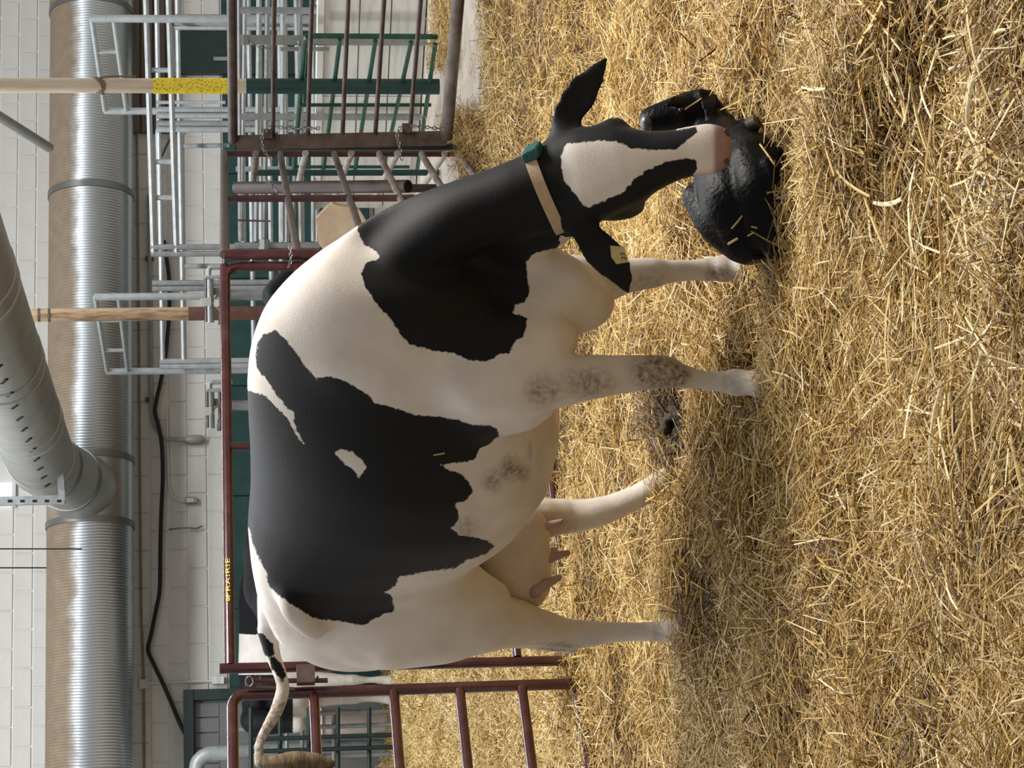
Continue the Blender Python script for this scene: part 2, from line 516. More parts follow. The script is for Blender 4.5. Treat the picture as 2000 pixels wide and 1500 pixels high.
for i in range(15):
    q = S0 + ddir * (0.25 + i * 0.50)
    view = (EYE - q).normalized()
    vn = (view - ddir * view.dot(ddir)).normalized()
    tv = ddir.cross(vn).normalized()
    if proj_np([q + tv * .2])[0][0] < proj_np([q])[0][0]:
        tv = -tv
    nn = (vn * 0.99 - tv * 0.10).normalized()
    tt = ddir.cross(nn).normalized()
    MB().box(q + nn * (SR + .001), tt * 0.024 + ddir * 0.05, tt * 0.010 - ddir * .008, nn * 0.004).build('slot', M_BLACK, br)
# angle-iron hanger that carries the branch
hg = empty('angle_iron_hanger', P(120, 920, 21.6), 'pale slotted angle-iron hanger around the branch duct joint', 'bracket')
hp = lambda x, y: P(x, y, 21.45)
MB().beam(hp(112, 850), hp(122, 985), TD.cross(WN) * 0.0 + Vector((0, 0, 0.03)), 0.02).build('cross_bar', M_GALV2, hg)
MB().beam(hp(-40, 980), hp(126, 976), TD * 0.04, 0.02).build('upright', M_GALV2, hg)
for k in range(5):
    c = hp(20 + k * 24, 978.5)
    MB().box(c + Vector((0, -0.021, 0)), TD * 0.012, WN * 0.004, (0, 0, 0.02)).build('slot', M_BLACK, hg)

st = MB().tube([P(-40, 203, 22.5), P(97, 289, 23.6)], 0.05, 10).build('diagonal_strut', M_PAINTGREY)
tag(st, 'grey diagonal pipe strut above the duct, near the pole with the yellow wrap', 'strut')
for i, (y, xe, nm) in enumerate(((1072, 160, 'thin dark hanger wire over the duct, the one closer to the branch'), (1109, 97, 'thin dark hanger wire over the duct, the one farther from the branch'))):
    p = WP(xe, y, 1.1 if xe > 100 else .5)
    q = WP(-40, y, 1.1 if xe > 100 else .5)
    tag(MB().tube([p, q], 0.008, 6).build('hanger_wire', M_CABLE), nm, 'wire')
ww = empty('skylight_window', WP(10, 965, .02), 'small bright blue-white window pane high behind the branch duct', 'window')
m_ = bpy.data.materials.new('daylit_pane'); m_.use_nodes = True
m_.node_tree.nodes['Principled BSDF'].inputs['Emission Color'].default_value = (.75, .93, 1, 1)
m_.node_tree.nodes['Principled BSDF'].inputs['Emission Strength'].default_value = 1.1
ctr = (WP(-30, 987, .03) + WP(27, 943, .03)) / 2
hw = abs(wt(WP(0, 943)) - wt(WP(0, 987))) / 2; hz = abs(WP(-30, 965).z - WP(27, 965).z) / 2
MB().box(ctr, TD * hw, WN * .01, (0, 0, hz)).build('pane', m_, ww)
MB().box(ctr - Vector((0, 0, hz)), TD * (hw + .02), WN * .02, (0, 0, .02)).build('sill', M_BOARD, ww)
ww['kind'] = 'structure'; ww.name = 'window_1'; del ww['category']

# ------------------------------------------------------------------ cables, conduits and small fixtures on the wall
cb = MB().tube(catmull([WP(x, y, .115) for x, y in ((320, 470), (330, 540), (331, 600), (325, 680), (315, 740), (306, 780), (303, 805), (310, 832), (316, 870), (318, 930), (315, 1000), (313, 1080), (312, 1150), (305, 1190), (295, 1240), (289, 1268), (297, 1290), (325, 1350), (350, 1410), (368, 1450), (382, 1520))], 5), 0.022, 8).build('power_cable', M_CABLE)
tag(cb, 'thick black cable sagging along the white wall down past the ribbed door', 'cable')
c1 = empty('conduit', WP(276, 1150, .03), 'thin stained conduit along the wall just under the big duct, with two boxes', 'conduit')
MB().tube([WP(x, y, .035) for x, y in ((262, -20), (268, 300), (271, 600), (273, 900), (276, 1200), (281, 1335), (282, 1520))], 0.013, 8).build('conduit_run', M_PIPEBROWN, c1)
MB().tube([WP(281, 1335, .035), WP(420, 1330, .035)], 0.013, 8).build('conduit_drop', M_WHITEWALL, c1)
MB().box(WP(281, 1336, .05), TD * .045, WN * .03, (0, 0, .045)).build('junction_box', M_WHITEWALL, c1)
MB().box(WP(426, 1329, .05), TD * .038, WN * .03, (0, 0, .06)).build('outlet_box', M_BOARD, c1)
c2 = empty('swan_neck_lamp', WP(360, 858, .05), 'grey swan-necked fixture on a bent conduit below the duct', 'light fixture')
MB().tube(catmull([WP(x, y, .062) for x, y in ((291, 380), (293, 560), (294, 700), (296, 790), (300, 828), (316, 852), (335, 858), (362, 859))], 6), 0.022, 8).build('bent_conduit', M_PAINTGREY, c2)
MB().tube([WP(360, 859, .06), WP(368, 859, .06), WP(375, 859, .06), WP(392, 858, .06), WP(399, 857, .06)], [.022, .045, .05, .05, .025], 12).build('lamp_head', M_PAINTGREY, c2)
for y in (505, 780):
    MB().box(WP(292, y, .03), TD * .02, WN * .02, (0, 0, .045)).build('clip', M_RUST, c2)
c3 = empty('socket_box', WP(372, 977, .03), 'small grey socket box at the end of a bent conduit on the white wall', 'socket')
MB().tube(catmull([WP(x, y, .03) for x, y in ((326, 800), (328, 880), (330, 945), (338, 970), (358, 980))], 5), 0.012, 8).build('conduit', M_WHITEWALL, c3)
MB().box(WP(373, 977, .04), TD * .032, WN * .025, (0, 0, .065)).build('box', M_PAINTGREY, c3)
MB().box(WP(372, 977, .068), TD * .02, WN * .004, (0, 0, .035)).build('cover_plate', M_BOARD, c3)
hk = MB().tube(catmull([WP(330, 1034, .02), WP(340, 1033, .05), WP(365, 1031, .05), WP(384, 1032, .05), WP(394, 1027, .04)], 4), 0.008, 6).build('wire_hook', M_CHAIN)
tag(hk, 'small rusty hook and wire end on the white wall beside the socket', 'hook')

# ------------------------------------------------------------------ galvanised cattle-handling pipework behind the pen
def rig(name, label, group=None, base=(900, 300, 20.0)):
    p = P(*base); p.z = 0
    return empty(name, p, label, 'cattle panel', group)
def seg(root, part, pts, Y, r, m=None, n=8):
    """pipe through pixels of a plane at depth Y (or (x, y, Y) triples)"""
    q = [P(*(p if len(p) == 3 else (p[0], p[1], Y))) for p in pts]
    return MB().tube(q, r, n).build(part, m or M_GALV, root)
def post(root, x, y, Y, r, m=None, part='post'):
    a = P(x, y, Y)
    return MB().tube([Vector((a.x, a.y, -0.05)), a], r, 8).build(part, m or M_GALV, root)

# tall front panel
g1 = rig('cattle_fence', 'tall galvanised pipe panel, nearest layer, crossing behind the yellow-wrapped pole', base=(900, 250, 20.3))
for x0, x1 in ((283, 300), (327, 345)):
    seg(g1, 'rail', ((x0, -60), (x1, 497)), 20.3, .025)
for x0, x1 in ((470, 476), (505, 511), (555, 560), (585, 590)):
    seg(g1, 'rail', ((x0, -60), (x1, 497)), 20.3, .024)
for y in (137, 316, 386):
    seg(g1, 'tie_bar', ((292 + y * .03, y), (333 + y * .03, y)), 20.32, .022)
for y in (483, 496):
    post(g1, 295, y, 20.3, .026, M_GALV2)
for y in (-30, 45):
    post(g1, 340 if y > 0 else 283, y, 20.4, .03, M_GALV2)
# rear panel
g2 = rig('cattle_fence', 'galvanised pipe panel one layer farther back, its far-left end by the short frame', base=(900, 400, 21.6))
for x0, x1 in ((305, 318), (345, 359)):
    seg(g2, 'rail', ((x0, -60), (x1, 705)), 21.6, .023)
for x0, x1 in ((484, 496), (522, 532), (545, 551), (612, 622)):
    seg(g2, 'rail', ((x0, -60), (x1, 705)), 21.6, .023)
for y in (706, 716):
    post(g2, 312, y, 21.6, .026)
for y in (553, 564):
    post(g2, 297, y, 21.5, .026, M_GALV2)
for y in (33, 53, 214, 226, 241, 253):
    post(g2, 341 if y < 100 else 306, y, 21.4, .027, M_GALV2 if y in (33, 241) else M_GALV)
seg(g2, 'tie_bar', ((306, 200), (440, 200)), 21.3, .016)
# overhead slide-gate frames
def chute_frame(label, tl, tr, bl, br, Yl, Yr, rungs, foot):
    e = rig('overhead_yoke', label, base=(900, (tl[1] + tr[1]) / 2, (Yl + Yr) / 2))
    L, Rr = P(tl[0], tl[1], Yl), P(tr[0], tr[1], Yr)
    for a in (L, Rr):
        MB().tube([Vector((a.x, a.y, -0.05)), Vector((a.x, a.y, a.z + .01))], .034, 10).build('post', M_GALV, e)
    MB().tube([L, Rr], .022, 8).build('top_rail', M_GALV, e)
    L2, R2 = P(bl[0], bl[1], Yl), P(br[0], br[1], Yr)
    MB().tube([L2, R2], .022, 8).build('lower_rail', M_GALV, e)
    for t in rungs:
        MB().tube([L.lerp(Rr, t), L2.lerp(R2, t)], .018, 8).build('rung', M_GALV, e)
    return e
chute_frame('tall overhead pipe frame with a rung, over the pole with the yellow wrap', (205, 217), (179, 36), (247, 217), (222, 36), 21.5, 19.7, (0.66,), 640)
chute_frame('tall overhead pipe frame with rungs, over the bare wooden pole', (210, 726), (186, 580), (250, 726), (232, 580), 21.8, 20.4, (0.30, 0.70), 640)
# small side gate with rounded corner
g3 = rig('side_gate', 'small galvanised gate with an elbowed top rail beside the dark green wall', base=(900, 300, 21.9))
MB().tube(elbow(P(357, 520, 21.9), P(353, 252, 21.9), Vector((P(353, 252, 21.9).x, 21.9, 0)), .10), .026, 8).build('frame', M_GALV, g3)
MB().tube(elbow(P(316, 520, 22.0), P(308, 242, 22.0), Vector((P(308, 242, 22.0).x, 22.0, 0)), .10), .026, 8).build('frame', M_GALV, g3)
seg(g3, 'rail', ((358, 285), (448, 284)), 21.9, .022)
seg(g3, 'diagonal', ((308, 320), (335, 262)), 22.3, .014, M_CABLE)
post(g3, 357, 520, 21.9, .024)
# lower alley rails between the pen and the white partition
g4 = rig('alley_fence', 'pale many-railed pipe panel low behind the brown gate', base=(900, 150, 18.6))
for i, (x0, x1) in enumerate(((466, 470), (479, 471), (507, 500), (523, 516), (552, 552), (577, 588), (588, 572), (612, 612))):
    seg(g4, 'rail', ((x0, -60, 18.4), (x1, 470, 19.6)), 0, .021, M_GALV if i % 3 else M_GALV2)
for y in (480, 497):
    post(g4, 458, y, 19.6, .03, M_GALV2)
post(g4, 460, 330, 19.4, .022)
for y in (228, 20):
    post(g4, 470, y, 18.8 if y > 100 else 18.4, .028, M_GALV2)
seg(g4, 'cross_bar', ((516, 468), (516, 500)), 19.6, .05, M_GALV2)
gp = rig('sorting_post', 'broad grey steel post with chains, standing by the green gate top', base=(900, 78, 18.2)); gp['category'] = 'post'
a = P(474, 78, 18.2)
MB().beam(Vector((a.x, a.y, -.05)), a, (0.036, 0, 0), .03).build('post', M_GALV2, gp)
MB().beam(Vector((a.x - .07, a.y, P(643, 96, 18.2).z)), Vector((a.x - .07, a.y, P(548, 94, 18.2).z)), (.014, 0, 0), .02).build('slide_bar', M_GALV2, gp)
MB().box(a, (.04, 0, 0), (0, .034, 0), (0, 0, .012)).build('cap', M_GALV, gp)
MB().tube([P(632, 14, 18.9), P(600, -12, 18.9)], .02, 10).build('pipe_stub', M_BOARD, gp)

# head-gate linkages
def headgate(label, x0, y0, Y, s):
    """x0, y0: left upper corner in the photo of a cluster about 45 x 115 px"""
    e = rig('headgate_linkage', label, base=(900, y0 + 60, Y)); e['category'] = 'latch'
    q = lambda dx, dy, dY=0.0: P(x0 + dx * s, y0 + dy * s, Y + dY)
    MB().tube(elbow(q(60, 5), q(8, 5), q(8, 30), .03), .020, 8).build('elbow_pipe', M_GALV, e)
    MB().tube([q(10, 25), q(11, 113)], .030, 12).build('sleeve', M_GALV, e)
    MB().tube([q(10, 24.6), q(10, 25.2)], .024, 12).build('sleeve_bore', M_BLACK, e)
    MB().tube([q(2, 25, -.05), q(3, 112, -.05)], .012, 8).build('side_rod', M_CHAIN, e)
    MB().tube([q(2, 25, -.05), q(50, 23, -.05)], .016, 8).build('cross_rod', M_GALV, e)
    MB().tube([q(31, 22, -.04), q(31, 116, -.04)], .013, 8).build('pull_rod', M_CHAIN, e)
    MB().beam(q(-9, 74, -.06), q(12, 72, -.06), Vector((0.034, 0, 0)), .006).build('bracket', M_BOARD, e)
    MB().beam(q(11, 70, -.06), q(31, 92, -.06), Vector((0.024, 0, 0.018)), .006).build('link_arm', M_BOARD, e)
    MB().beam(q(31, 58, -.06), q(42, 74, -.06), Vector((0.012, 0, 0)), .006).build('link_arm', M_CHAIN, e)
    MB().beam(q(20, 66, -.03), q(36, 46, -.03), Vector((0.014, 0, 0)), .006).build('link_arm', M_CHAIN, e)
    MB().tube([q(31, 60, -.09), q(31, 60, .0)], .022, 12).build('pivot', M_CHAIN, e)
    MB().tube([q(31, 96, -.09), q(31, 96, .0)], .02, 12).build('pivot', M_CHAIN, e)
    MB().box(q(35, 110, -.03), (.03, 0, 0), (0, .02, 0), (0, 0, .035)).build('foot_block', M_CHAIN, e)
    MB().tube([q(37, 24, -.02), q(38, 100, -.02)], .010, 6).build('side_rod', M_CHAIN, e)
    MB().box(q(22, 52, .04), (.03, 0, 0), (0, .012, 0), (0, 0, .045)).build('back_plate', M_PAINTGREY, e)
    b0 = q(55, 60)
    MB().tube([Vector((b0.x, b0.y, 0)), b0 + Vector((0, 0, .06))], .045, 10).build('post', M_GALV2, e)
    return e
headgate('head-gate linkage above the fence at the foot of the bare wooden pole', 400, 517, 19.0, 1.0)
headgate('head-gate linkage above the fence between the two far tall frames and the grey wall lamp', 403, 742, 19.0, .84)

# wooden poles
def pole(name, label, x, y, Y, r, xt, cat='pole'):
    p = P(x, y, Y)
    return empty(name, (p.x, p.y, 0), label, cat), p
pl1, p1 = pole('wooden_pole', 'round pole with a yellow wrap, tied twine and dark green lower half', 450, 168, 16.7, .058, 0)
zl = lambda x: P(x, 168, 16.7).z
VX = Vector((p1.x, p1.y, 0))
def vseg(root, part, x0, x1, r0, r1, m, V=VX, zf=zl, n=16):
    return MB().tube([V + Vector((0, 0, zf(x0))), V + Vector((0, 0, zf((x0 + x1) / 2))), V + Vector((0, 0, zf(x1)))], [r0, (r0 + r1) / 2, r1], n).build(part, m, root)
vseg(pl1, 'bare_timber', -60, 205, .055, .054, M_WOODPALE)
vseg(pl1, 'pale_timber', 205, 512, .054, .054, M_WOODPALE)
vseg(pl1, 'yellow_wrap', 300, 446, .058, .058, M_YELLOW)
vseg(pl1, 'painted_foot', 481, 858, .0565, .058, M_GREEN)
for k in range(3):
    c = VX + Vector((0, 0, zl(192 + k * 2.2)))
    MB().tube([c + Vector((math.cos(q) * .06, math.sin(q) * .06, .03 * math.sin(q + k) + .02 * math.cos(q * 2))) for q in [i * math.pi / 8 for i in range(16)]], .007, 6, closed=True).build('twine', M_TWINE, pl1)
MB().tube(catmull([VX + Vector((.05, -.05, zl(196))), VX + Vector((.062, -.045, zl(225))), VX + Vector((.058, -.05, zl(250))), VX + Vector((.064, -.03, zl(265)))], 4), .008, 6).build('twine', M_TWINE, pl1)
pl2, p2 = pole('wooden_pole', 'bare tan wooden pole with a brown steel foot above a head-gate linkage', 450, 612, 19.3, .058, 0)
V2 = Vector((p2.x, p2.y, 0)); zl2 = lambda x: P(x, 612, 19.3).z
vseg(pl2, 'bare_timber', -80, 372, .053, .056, M_WOOD, V2, zl2)
vseg(pl2, 'steel_foot', 368, 1200, .058, .058, M_RUST, V2, zl2)
for x in (74, 94):
    vseg(pl2, 'band', x, x + 4, .0575, .0575, M_CHAIN, V2, zl2)

# low green gate leaning across the aisle, and its post
gg = empty('aisle_gate', G(850, 200, 0), 'low green tube gate standing askew before the white partition', 'gate')
gr, gl = (78, 15.9), (333, 18.6)
top = ((599, gr), (572, gl))
rl = [((597, 70), (574, 330)), ((664, 76), (632, 330)), ((733, 80), (694, 330)), ((803, 82), (749, 330)), ((850, 86), (815, 330))]
for i, (a, b) in enumerate(rl):
    pa, pb = P(a[0], a[1], 16.0), P(b[0], b[1], 18.4)
    if i == 0:
        MB().tube(elbow(pb, pa, Vector((pa.x, pa.y, 0.1)), .08), .02, 8).build('frame', M_GREENGATE, gg)
    else:
        MB().tube([pa, pb], .017, 8).build('rail', M_GREENGATE, gg)
for y, Y, xa, xb in ((205, 17.1, 588, 842), (326, 18.35, 575, 800)):
    MB().tube([P(xa, y, Y), P(xb, y, Y)], .014, 8).build('stile', M_GREENGATE, gg)
lf = MB().tube([P(596, 70, 16.0), P(855, 72, 16.0)], .018, 8).build('stile', M_GREENGATE, gg)
b0 = P(860, 337, 17.2)
gpst = MB().tube([Vector((b0.x, b0.y, -.05)), Vector((b0.x, b0.y, P(502, 337, 17.2).z))], .024, 10).build('gate_post', M_GREEN)
tag(gpst, 'slim dark green steel post behind the dusty-railed panel', 'post')
b0 = P(790, 367, 15.6)
bp = empty('brown_pipe_post', (b0.x, b0.y, 0), 'thick brown open-ended steel pipe upright behind the dusty-railed panel', 'post')
pa, pb = P(797, 364, 14.7), P(462, 367, 15.9)
MB().tube([pa, pb], .043, 16, caps=True).build('pipe', M_DARKPIPE, bp)
dv = (pa - pb).normalized()
MB().tube([pa + dv * .001, pa + dv * .004], .034, 16).build('open_end', M_BLACK, bp)
MB().tube([Vector((pb.x, pb.y + .06, -.05)), pb + Vector((0, .06, 0))], .03, 10).build('support', M_DARKPIPE, bp)

# cream board and red tub glimpsed over the cow's withers
cbp = [(617, 429), (630, 415), (641, 404), (650, 398), (664, 403), (690, 405), (703, 412), (720, 440), (735, 500), (640, 500), (622, 475)]
cbo = MB().prism([P(x, y, 14.0) for x, y in cbp] + [], Vector((0.02, .05, 0))).build('cream_board', M_CREAM, smooth=False)
tag(cbo, 'weathered cream board with a peaked top edge showing over the cow\'s white shoulder', 'board')
bb = P(640, 450, 14.05)
tag(MB().tube([Vector((bb.x, bb.y + .06, -.05)), Vector((bb.x, bb.y + .06, bb.z))], .03, 8).build('board_stake', M_RUST), 'brown stake behind the cream board', 'stake')

# ------------------------------------------------------------------ the pen's own fence
ZR = [1.565, 1.20, 0.845, 0.55, 0.27, 0.02]
def hplane(A, B):
    A, B = Vector((A[0], A[1], 0)), Vector((B[0], B[1], 0))
    d = (B - A).normalized()
    n = Vector((d.y, -d.x, 0))
    return lambda x, y, off=0.0: PL(x, y, A + n * off, n)
FA, FB = (-1.30, 10.22), (0.66, 11.58)
FP_ = hplane(FA, FB)
def at_z(p, z):
    return Vector((p.x, p.y, z))
fdir = (Vector((FB[0], FB[1], 0)) - Vector((FA[0], FA[1], 0))).normalized()
fn = Vector((fdir.y, -fdir.x, 0))
bp0, bp1 = FP_(445, 1300), FP_(445, 520)
bk = empty('pen_fence', at_z((bp0 + bp1) / 2, 0), 'dark red steel fence panel behind the cow, yellow lettering on its top rail', 'fence', 'dark red pen panels')
for i, z in enumerate(ZR):
    MB().tube([at_z(bp0, z), at_z(bp1, z)], .0255 if i == 0 else .022, 12).build('rail', M_RED, bk)
MB().tube([FP_(429, 1306), at_z(FP_(1092, 1291), -.05)], .024, 12).build('stile', M_RED, bk)
MB().tube(elbow(at_z(FP_(440, 600), ZR[0]), at_z(bp1, ZR[0]), at_z(FP_(1092, 520), -.05), .09), .026, 12).build('stile', M_RED, bk)
q = FP_(445, 872)
MB().tube([at_z(q, ZR[0]), at_z(q, -.05)], .020, 10).build('stile', M_RED, bk)

# lettering on the top rail: a small burst emblem and the word
def wrap_on_rail(mb, base, r, th0):
    """flat letters (x along the rail, y up) laid round the rail's camera side"""
    up = Vector((0, 0, 1))
    return mb
td = bpy.data.curves.new('lettering', 'FONT')
td.body = 'PRAIRIE'
td.size = 0.030
td.space_character = 1.12
td.resolution_u = 3
to = bpy.data.objects.new('lettering_source', td)
COL.objects.link(to)
dg = bpy.context.evaluated_depsgraph_get()
tm = bpy.data.meshes.new_from_object(to.evaluated_get(dg))
bpy.data.objects.remove(to)
tv = np.array([v.co[:] for v in tm.vertices])
tp0, tp1 = at_z(FP_(443, 1171), ZR[0]), at_z(FP_(443, 1096), ZR[0])
wlen = (tp1 - tp0).length
sx = wlen / (tv[:, 0].max() - tv[:, 0].min())
RRL = 0.0268
def on_rail(xa, ya):                   # xa metres along, ya metres of arc above the middle
    th = ya / RRL + 0.20
    return tp0 + fdir * xa + fn * (RRL * math.cos(th)) + Vector((0, 0, RRL * math.sin(th)))
lv = [on_rail((v[0] - tv[:, 0].min()) * sx, v[1] - 0.011) for v in tv]
lm = MB().add(lv, [tuple(p.vertices) for p in tm.polygons])
le = lm.build('lettering', M_YLETTER, bk, smooth=False)
em = MB()
for k in range(11):
    a0 = math.radians(15 + k * 33)
    c, s_ = math.cos(a0), math.sin(a0)
    e = [(.004 * c - .0012 * s_, .004 * s_ + .0012 * c), (.013 * c - .0022 * s_, .013 * s_ + .0022 * c), (.013 * c + .0022 * s_, .013 * s_ - .0022 * c), (.004 * c + .0012 * s_, .004 * s_ - .0012 * c)]
    em.add([on_rail(-.013 + x_ * .8, y_ * .8 - .001) for x_, y_ in e], [(0, 1, 2, 3)])
em.build('emblem', M_YLETTER, bk, smooth=False)

# left gate, running from the corner towards the camera and out of the picture
GA, GB = P(449, 1358, 10.15), P(449, 1620, 9.62)
gt = empty('pen_gate', at_z(GA, 0), 'dark red six-bar pen gate with rounded top corner, left of the cow\'s tail', 'gate')
gdir = (at_z(GB, 0) - at_z(GA, 0)).normalized()
base = P(1092, 1336, 10.15)
MB().tube(elbow(at_z(base, -.05), at_z(GA, ZR[0] - .01), at_z(GB, ZR[0] - .01), .07, 6), .0255, 12).build('frame', M_RED, gt)
sx0 = lambda z: GA + (base - GA) * ((GA.z - z) / max(.01, GA.z - base.z))
for z in ZR[1:]:
    a = sx0(z)
    MB().tube([at_z(a, z - .004), at_z(a, z - .004) + gdir * ((GB - GA).length)], .0235, 12).build('rail', M_RED, gt)
# latch hardware between the two uprights
lt = empty('gate_latch', at_z(P(597, 1318, 10.16), 0), 'dark red latch plate and sliding bar between the two gate uprights', 'latch')
lq = lambda x, y: P(x, y, 10.12)
c = lq(597, 1318)
MB().box(c, (.037, .02, 0), (-.01, .022, 0), (0, 0, .040)).build('plate', M_BROWN, lt)
MB().tube([lq(486, 1330), lq(640, 1329)], .011, 8).build('slide_bar', M_RED, lt)
MB().tube([lq(478, 1340), lq(575, 1346)], .009, 8).build('slide_bar', M_BROWN, lt)
MB().tube([lq(618, 1326) + Vector((math.cos(q) * .0, 0, 0)) for q in (0,)] + [lq(622, 1326)], .014, 10).build('bolt', M_BROWN, lt)
cc = lq(487, 1330)
MB().tube([cc + Vector((math.cos(i * math.pi / 6) * .022, -.012, math.sin(i * math.pi / 6) * .016)) for i in range(12)], .004, 6, closed=True).build('ring', M_CHAIN, lt)
MB().tube([lq(508, 1320), lq(508, 1346)], .003, 6).build('pin', M_CHAIN, lt)

# corner panel receding on the right
PC, PD = (0.70, 11.65), (1.51, 14.95)
CP = hplane(PC, PD)
c0, c1 = at_z(CP(450, 497), 0), at_z(CP(450, 299), 0)
cp = empty('pen_fence', (c0 + c1) / 2, 'dark reddish pen panel with dusty rails receding beside the cow\'s neck', 'fence', 'dark red pen panels')
for i, z in enumerate(ZR):
    e0, e1 = c0.copy(), c1.copy()
    if i == 0:
        MB().tube([at_z(e0, z), at_z(e1, z)], .025, 12).build('rail', M_BROWN, cp)
    else:
        MB().tube([at_z(e0, z), at_z(e1, z)], .021, 12).build('rail', M_DUSTY if i > 2 else M_BROWN, cp)
for y, r in ((497, .026), (388, .020), (300, .022)):
    q = at_z(CP(450, y), 0)
    MB().tube([at_z(q, ZR[0] + .0), at_z(q, -.05)], r, 12).build('stile', M_RED, cp)
q = at_z(CP(450, 462), 0)
MB().tube([P(458, 430, 13.2), P(528, 432, 13.2)], .006, 6).build('tie_rod', M_BROWN, cp)

# dusty panel behind it, running straight back
DA, DB = (1.532, 14.98), (1.44, 17.4)
dp = empty('aisle_fence', ((DA[0] + DB[0]) / 2, (DA[1] + DB[1]) / 2, 0), 'pale dusty panel whose rails slant the other way behind the corner panel', 'fence')
for z in (1.36, 1.035, .735, .43, .115):
    MB().tube([Vector((DA[0], DA[1], z)), Vector((DB[0], DB[1], z))], .022, 10).build('rail', M_DUSTY if z > 1.3 else mat('pale_dusty_pipe', (.48, .44, .38), .7, 0, (.36, .32, .27), 9), dp)
for q in (DB,):
    MB().tube([Vector((q[0], q[1], 1.38)), Vector((q[0], q[1], -.05))], .022, 10).build('stile', M_BROWN, dp)

# dark brown gate at the right, thin bars
RA, RB = P(455, 275, 14.55), P(453, -90, 13.45)
rgt = empty('pen_gate', at_z((RA + RB) / 2, 0), 'dark brown gate with thin bars and a thick dusty bottom pipe over concrete', 'gate')
rows = [((455, 275), (452, -90), .031), ((533, 268), (536, -90), .0145), ((601, 264), (612, -90), .0145), ((669, 262), (684, -90), .0145), ((733, 262), (756, -90), .0145), ((800, 262), (829, -90), .0145), ((872, 268), (902, -90), .040)]
for i, (a, b, r) in enumerate(rows):
    MB().tube([P(a[0], a[1], 14.55), P(b[0], b[1], 13.45)], r, 12).build('rail', M_BROWN if i < 6 else mat('dusty_bottom_pipe', (.20, .17, .145), .6, .1, (.085, .06, .05), 5, .2, 30), rgt)
a, b = P(462, 279, 14.57), P(872, 270, 14.57)
MB().beam(a, b, Vector((.045, -.0, 0)), .03).build('end_beam', M_BROWN, rgt)
for x, y in ((522, 262), (795, 251)):
    c = P(x, y, 14.52)
    MB().box(c, (.03, 0, 0), (0, .03, 0), (0, 0, .032)).build('lug', M_BROWN, rgt)
gp2 = P(462, 287, 14.75)
tag(MB().tube([at_z(gp2, -.1), at_z(gp2, 1.50)], .022, 10).build('hinge_post', M_CHARGREEN), 'slim dark post between the brown gate and the corner panel', 'post')

# chains
def chain(label, pts, link=0.030, r=0.0035):
    path = catmull(pts, 10)
    d = [0.0]
    for i in range(1, len(path)):
        d.append(d[-1] + (path[i] - path[i - 1]).length)
    n = max(2, int(d[-1] / (link * .74)))
    root = empty('chain', path[0], label, 'chain')
    def pos(s_):
        for i in range(1, len(path)):
            if d[i] >= s_:
                t = (s_ - d[i - 1]) / max(1e-9, d[i] - d[i - 1])
                return path[i - 1].lerp(path[i], t)
        return path[-1]
    for k in range(n):
        c = pos((k + .5) / n * d[-1])
        t = (pos(min(d[-1], (k + .9) / n * d[-1])) - pos((k + .1) / n * d[-1])).normalized()
        a = t.cross(Vector((.3, 1, .2))).normalized()
        if k % 2:
            a = t.cross(a).normalized()
        ring = [c + t * (math.cos(i * math.pi / 5) * link * .5) + a * (math.sin(i * math.pi / 5) * link * .30) for i in range(10)]
        MB().tube(ring, r, 5, closed=True).build('link', M_CHAIN, root)
    return root
chain('upper chain round the brown gate end and the corner panel upright', [P(x, y, 14.45) for x, y in ((520, 253), (513, 265), (512, 285), (520, 300), (531, 312))])
chain('loose upper chain hanging level across the brown gate bars', [P(x, y, 14.4) for x, y in ((545, 249), (580, 251), (624, 250))])
chain('lower chain round the brown gate end and the corner panel upright', [P(x, y, 14.45) for x, y in ((782, 248), (776, 262), (780, 285), (785, 312))])
chain('lower chain running from the brown gate lug down to its bottom pipe', [P(x, y, 14.35) for x, y in ((803, 246), (830, 248), (866, 252))])
chain('short bright chain slanting against the thick brown pipe post', [P(x, y, 14.9) for x, y in ((520, 352), (532, 362), (546, 382))])
chain('chain on the far grey sorting post, slanting away', [P(x, y, 18.13) for x, y in ((477, 73), (489, 84), (506, 92), (530, 94))])
chain('short chain beside the far grey sorting post, near the green gate corner', [P(x, y, 18.13) for x, y in ((578, 74), (584, 86), (588, 103))])
chain('rusty chain on the straw at the green gate end', [P(x, y, 15.7) for x, y in ((826, 84), (840, 86), (853, 92))])
chain('bright chain tied on the red corner upright behind the cow\'s withers', [P(x, y, 11.45) for x, y in ((566, 480), (568, 492), (567, 512), (563, 522))], .024, .003)
cc = FP_(490, 506, .03)
hq = MB().tube([cc + fdir * (math.cos(i * math.pi / 7) * .020) + Vector((0, 0, math.sin(i * math.pi / 7) * .013)) for i in range(12)], .004, 6).build('hook', M_RED, bk)

# ------------------------------------------------------------------ things seen through the left gate
fg = empty('green_fence', G(742, 1455), 'dark green steel panel standing far behind the left pen gate', 'fence')
for x in (490, 547, 603, 660, 721):
    MB().tube([P(x, 1383, 21.4), P(x, 1580, 20.8)], .021, 8).build('rail', M_CHARGREEN, fg)
for y in (1444, 1468):
    a = P(494, y, 21.1)
    MB().tube([at_z(a, -.05), a], .022, 8).build('stile', M_CHARGREEN, fg)
fg2 = empty('grey_fence', G(742, 1430), 'grey pipe panel just behind the dark green panel', 'fence')
for x in (459, 560, 590, 622, 652):
    MB().tube([P(x, 1392, 22.3), P(x, 1580, 22.0)], .020 if x != 459 else .03, 8).build('rail', M_GALV2, fg2)
for y in (1395, 1425, 1480):
    a = P(459 if y == 1425 else 552, y, 22.2)
    MB().tube([at_z(a, -.05), a], .022, 8).build('stile', M_GALV2, fg2)
bk2 = empty('white_bucket', at_z(P(640, 1412, 22.8), 0), 'pale pinkish tub behind the grey panel', 'bucket')
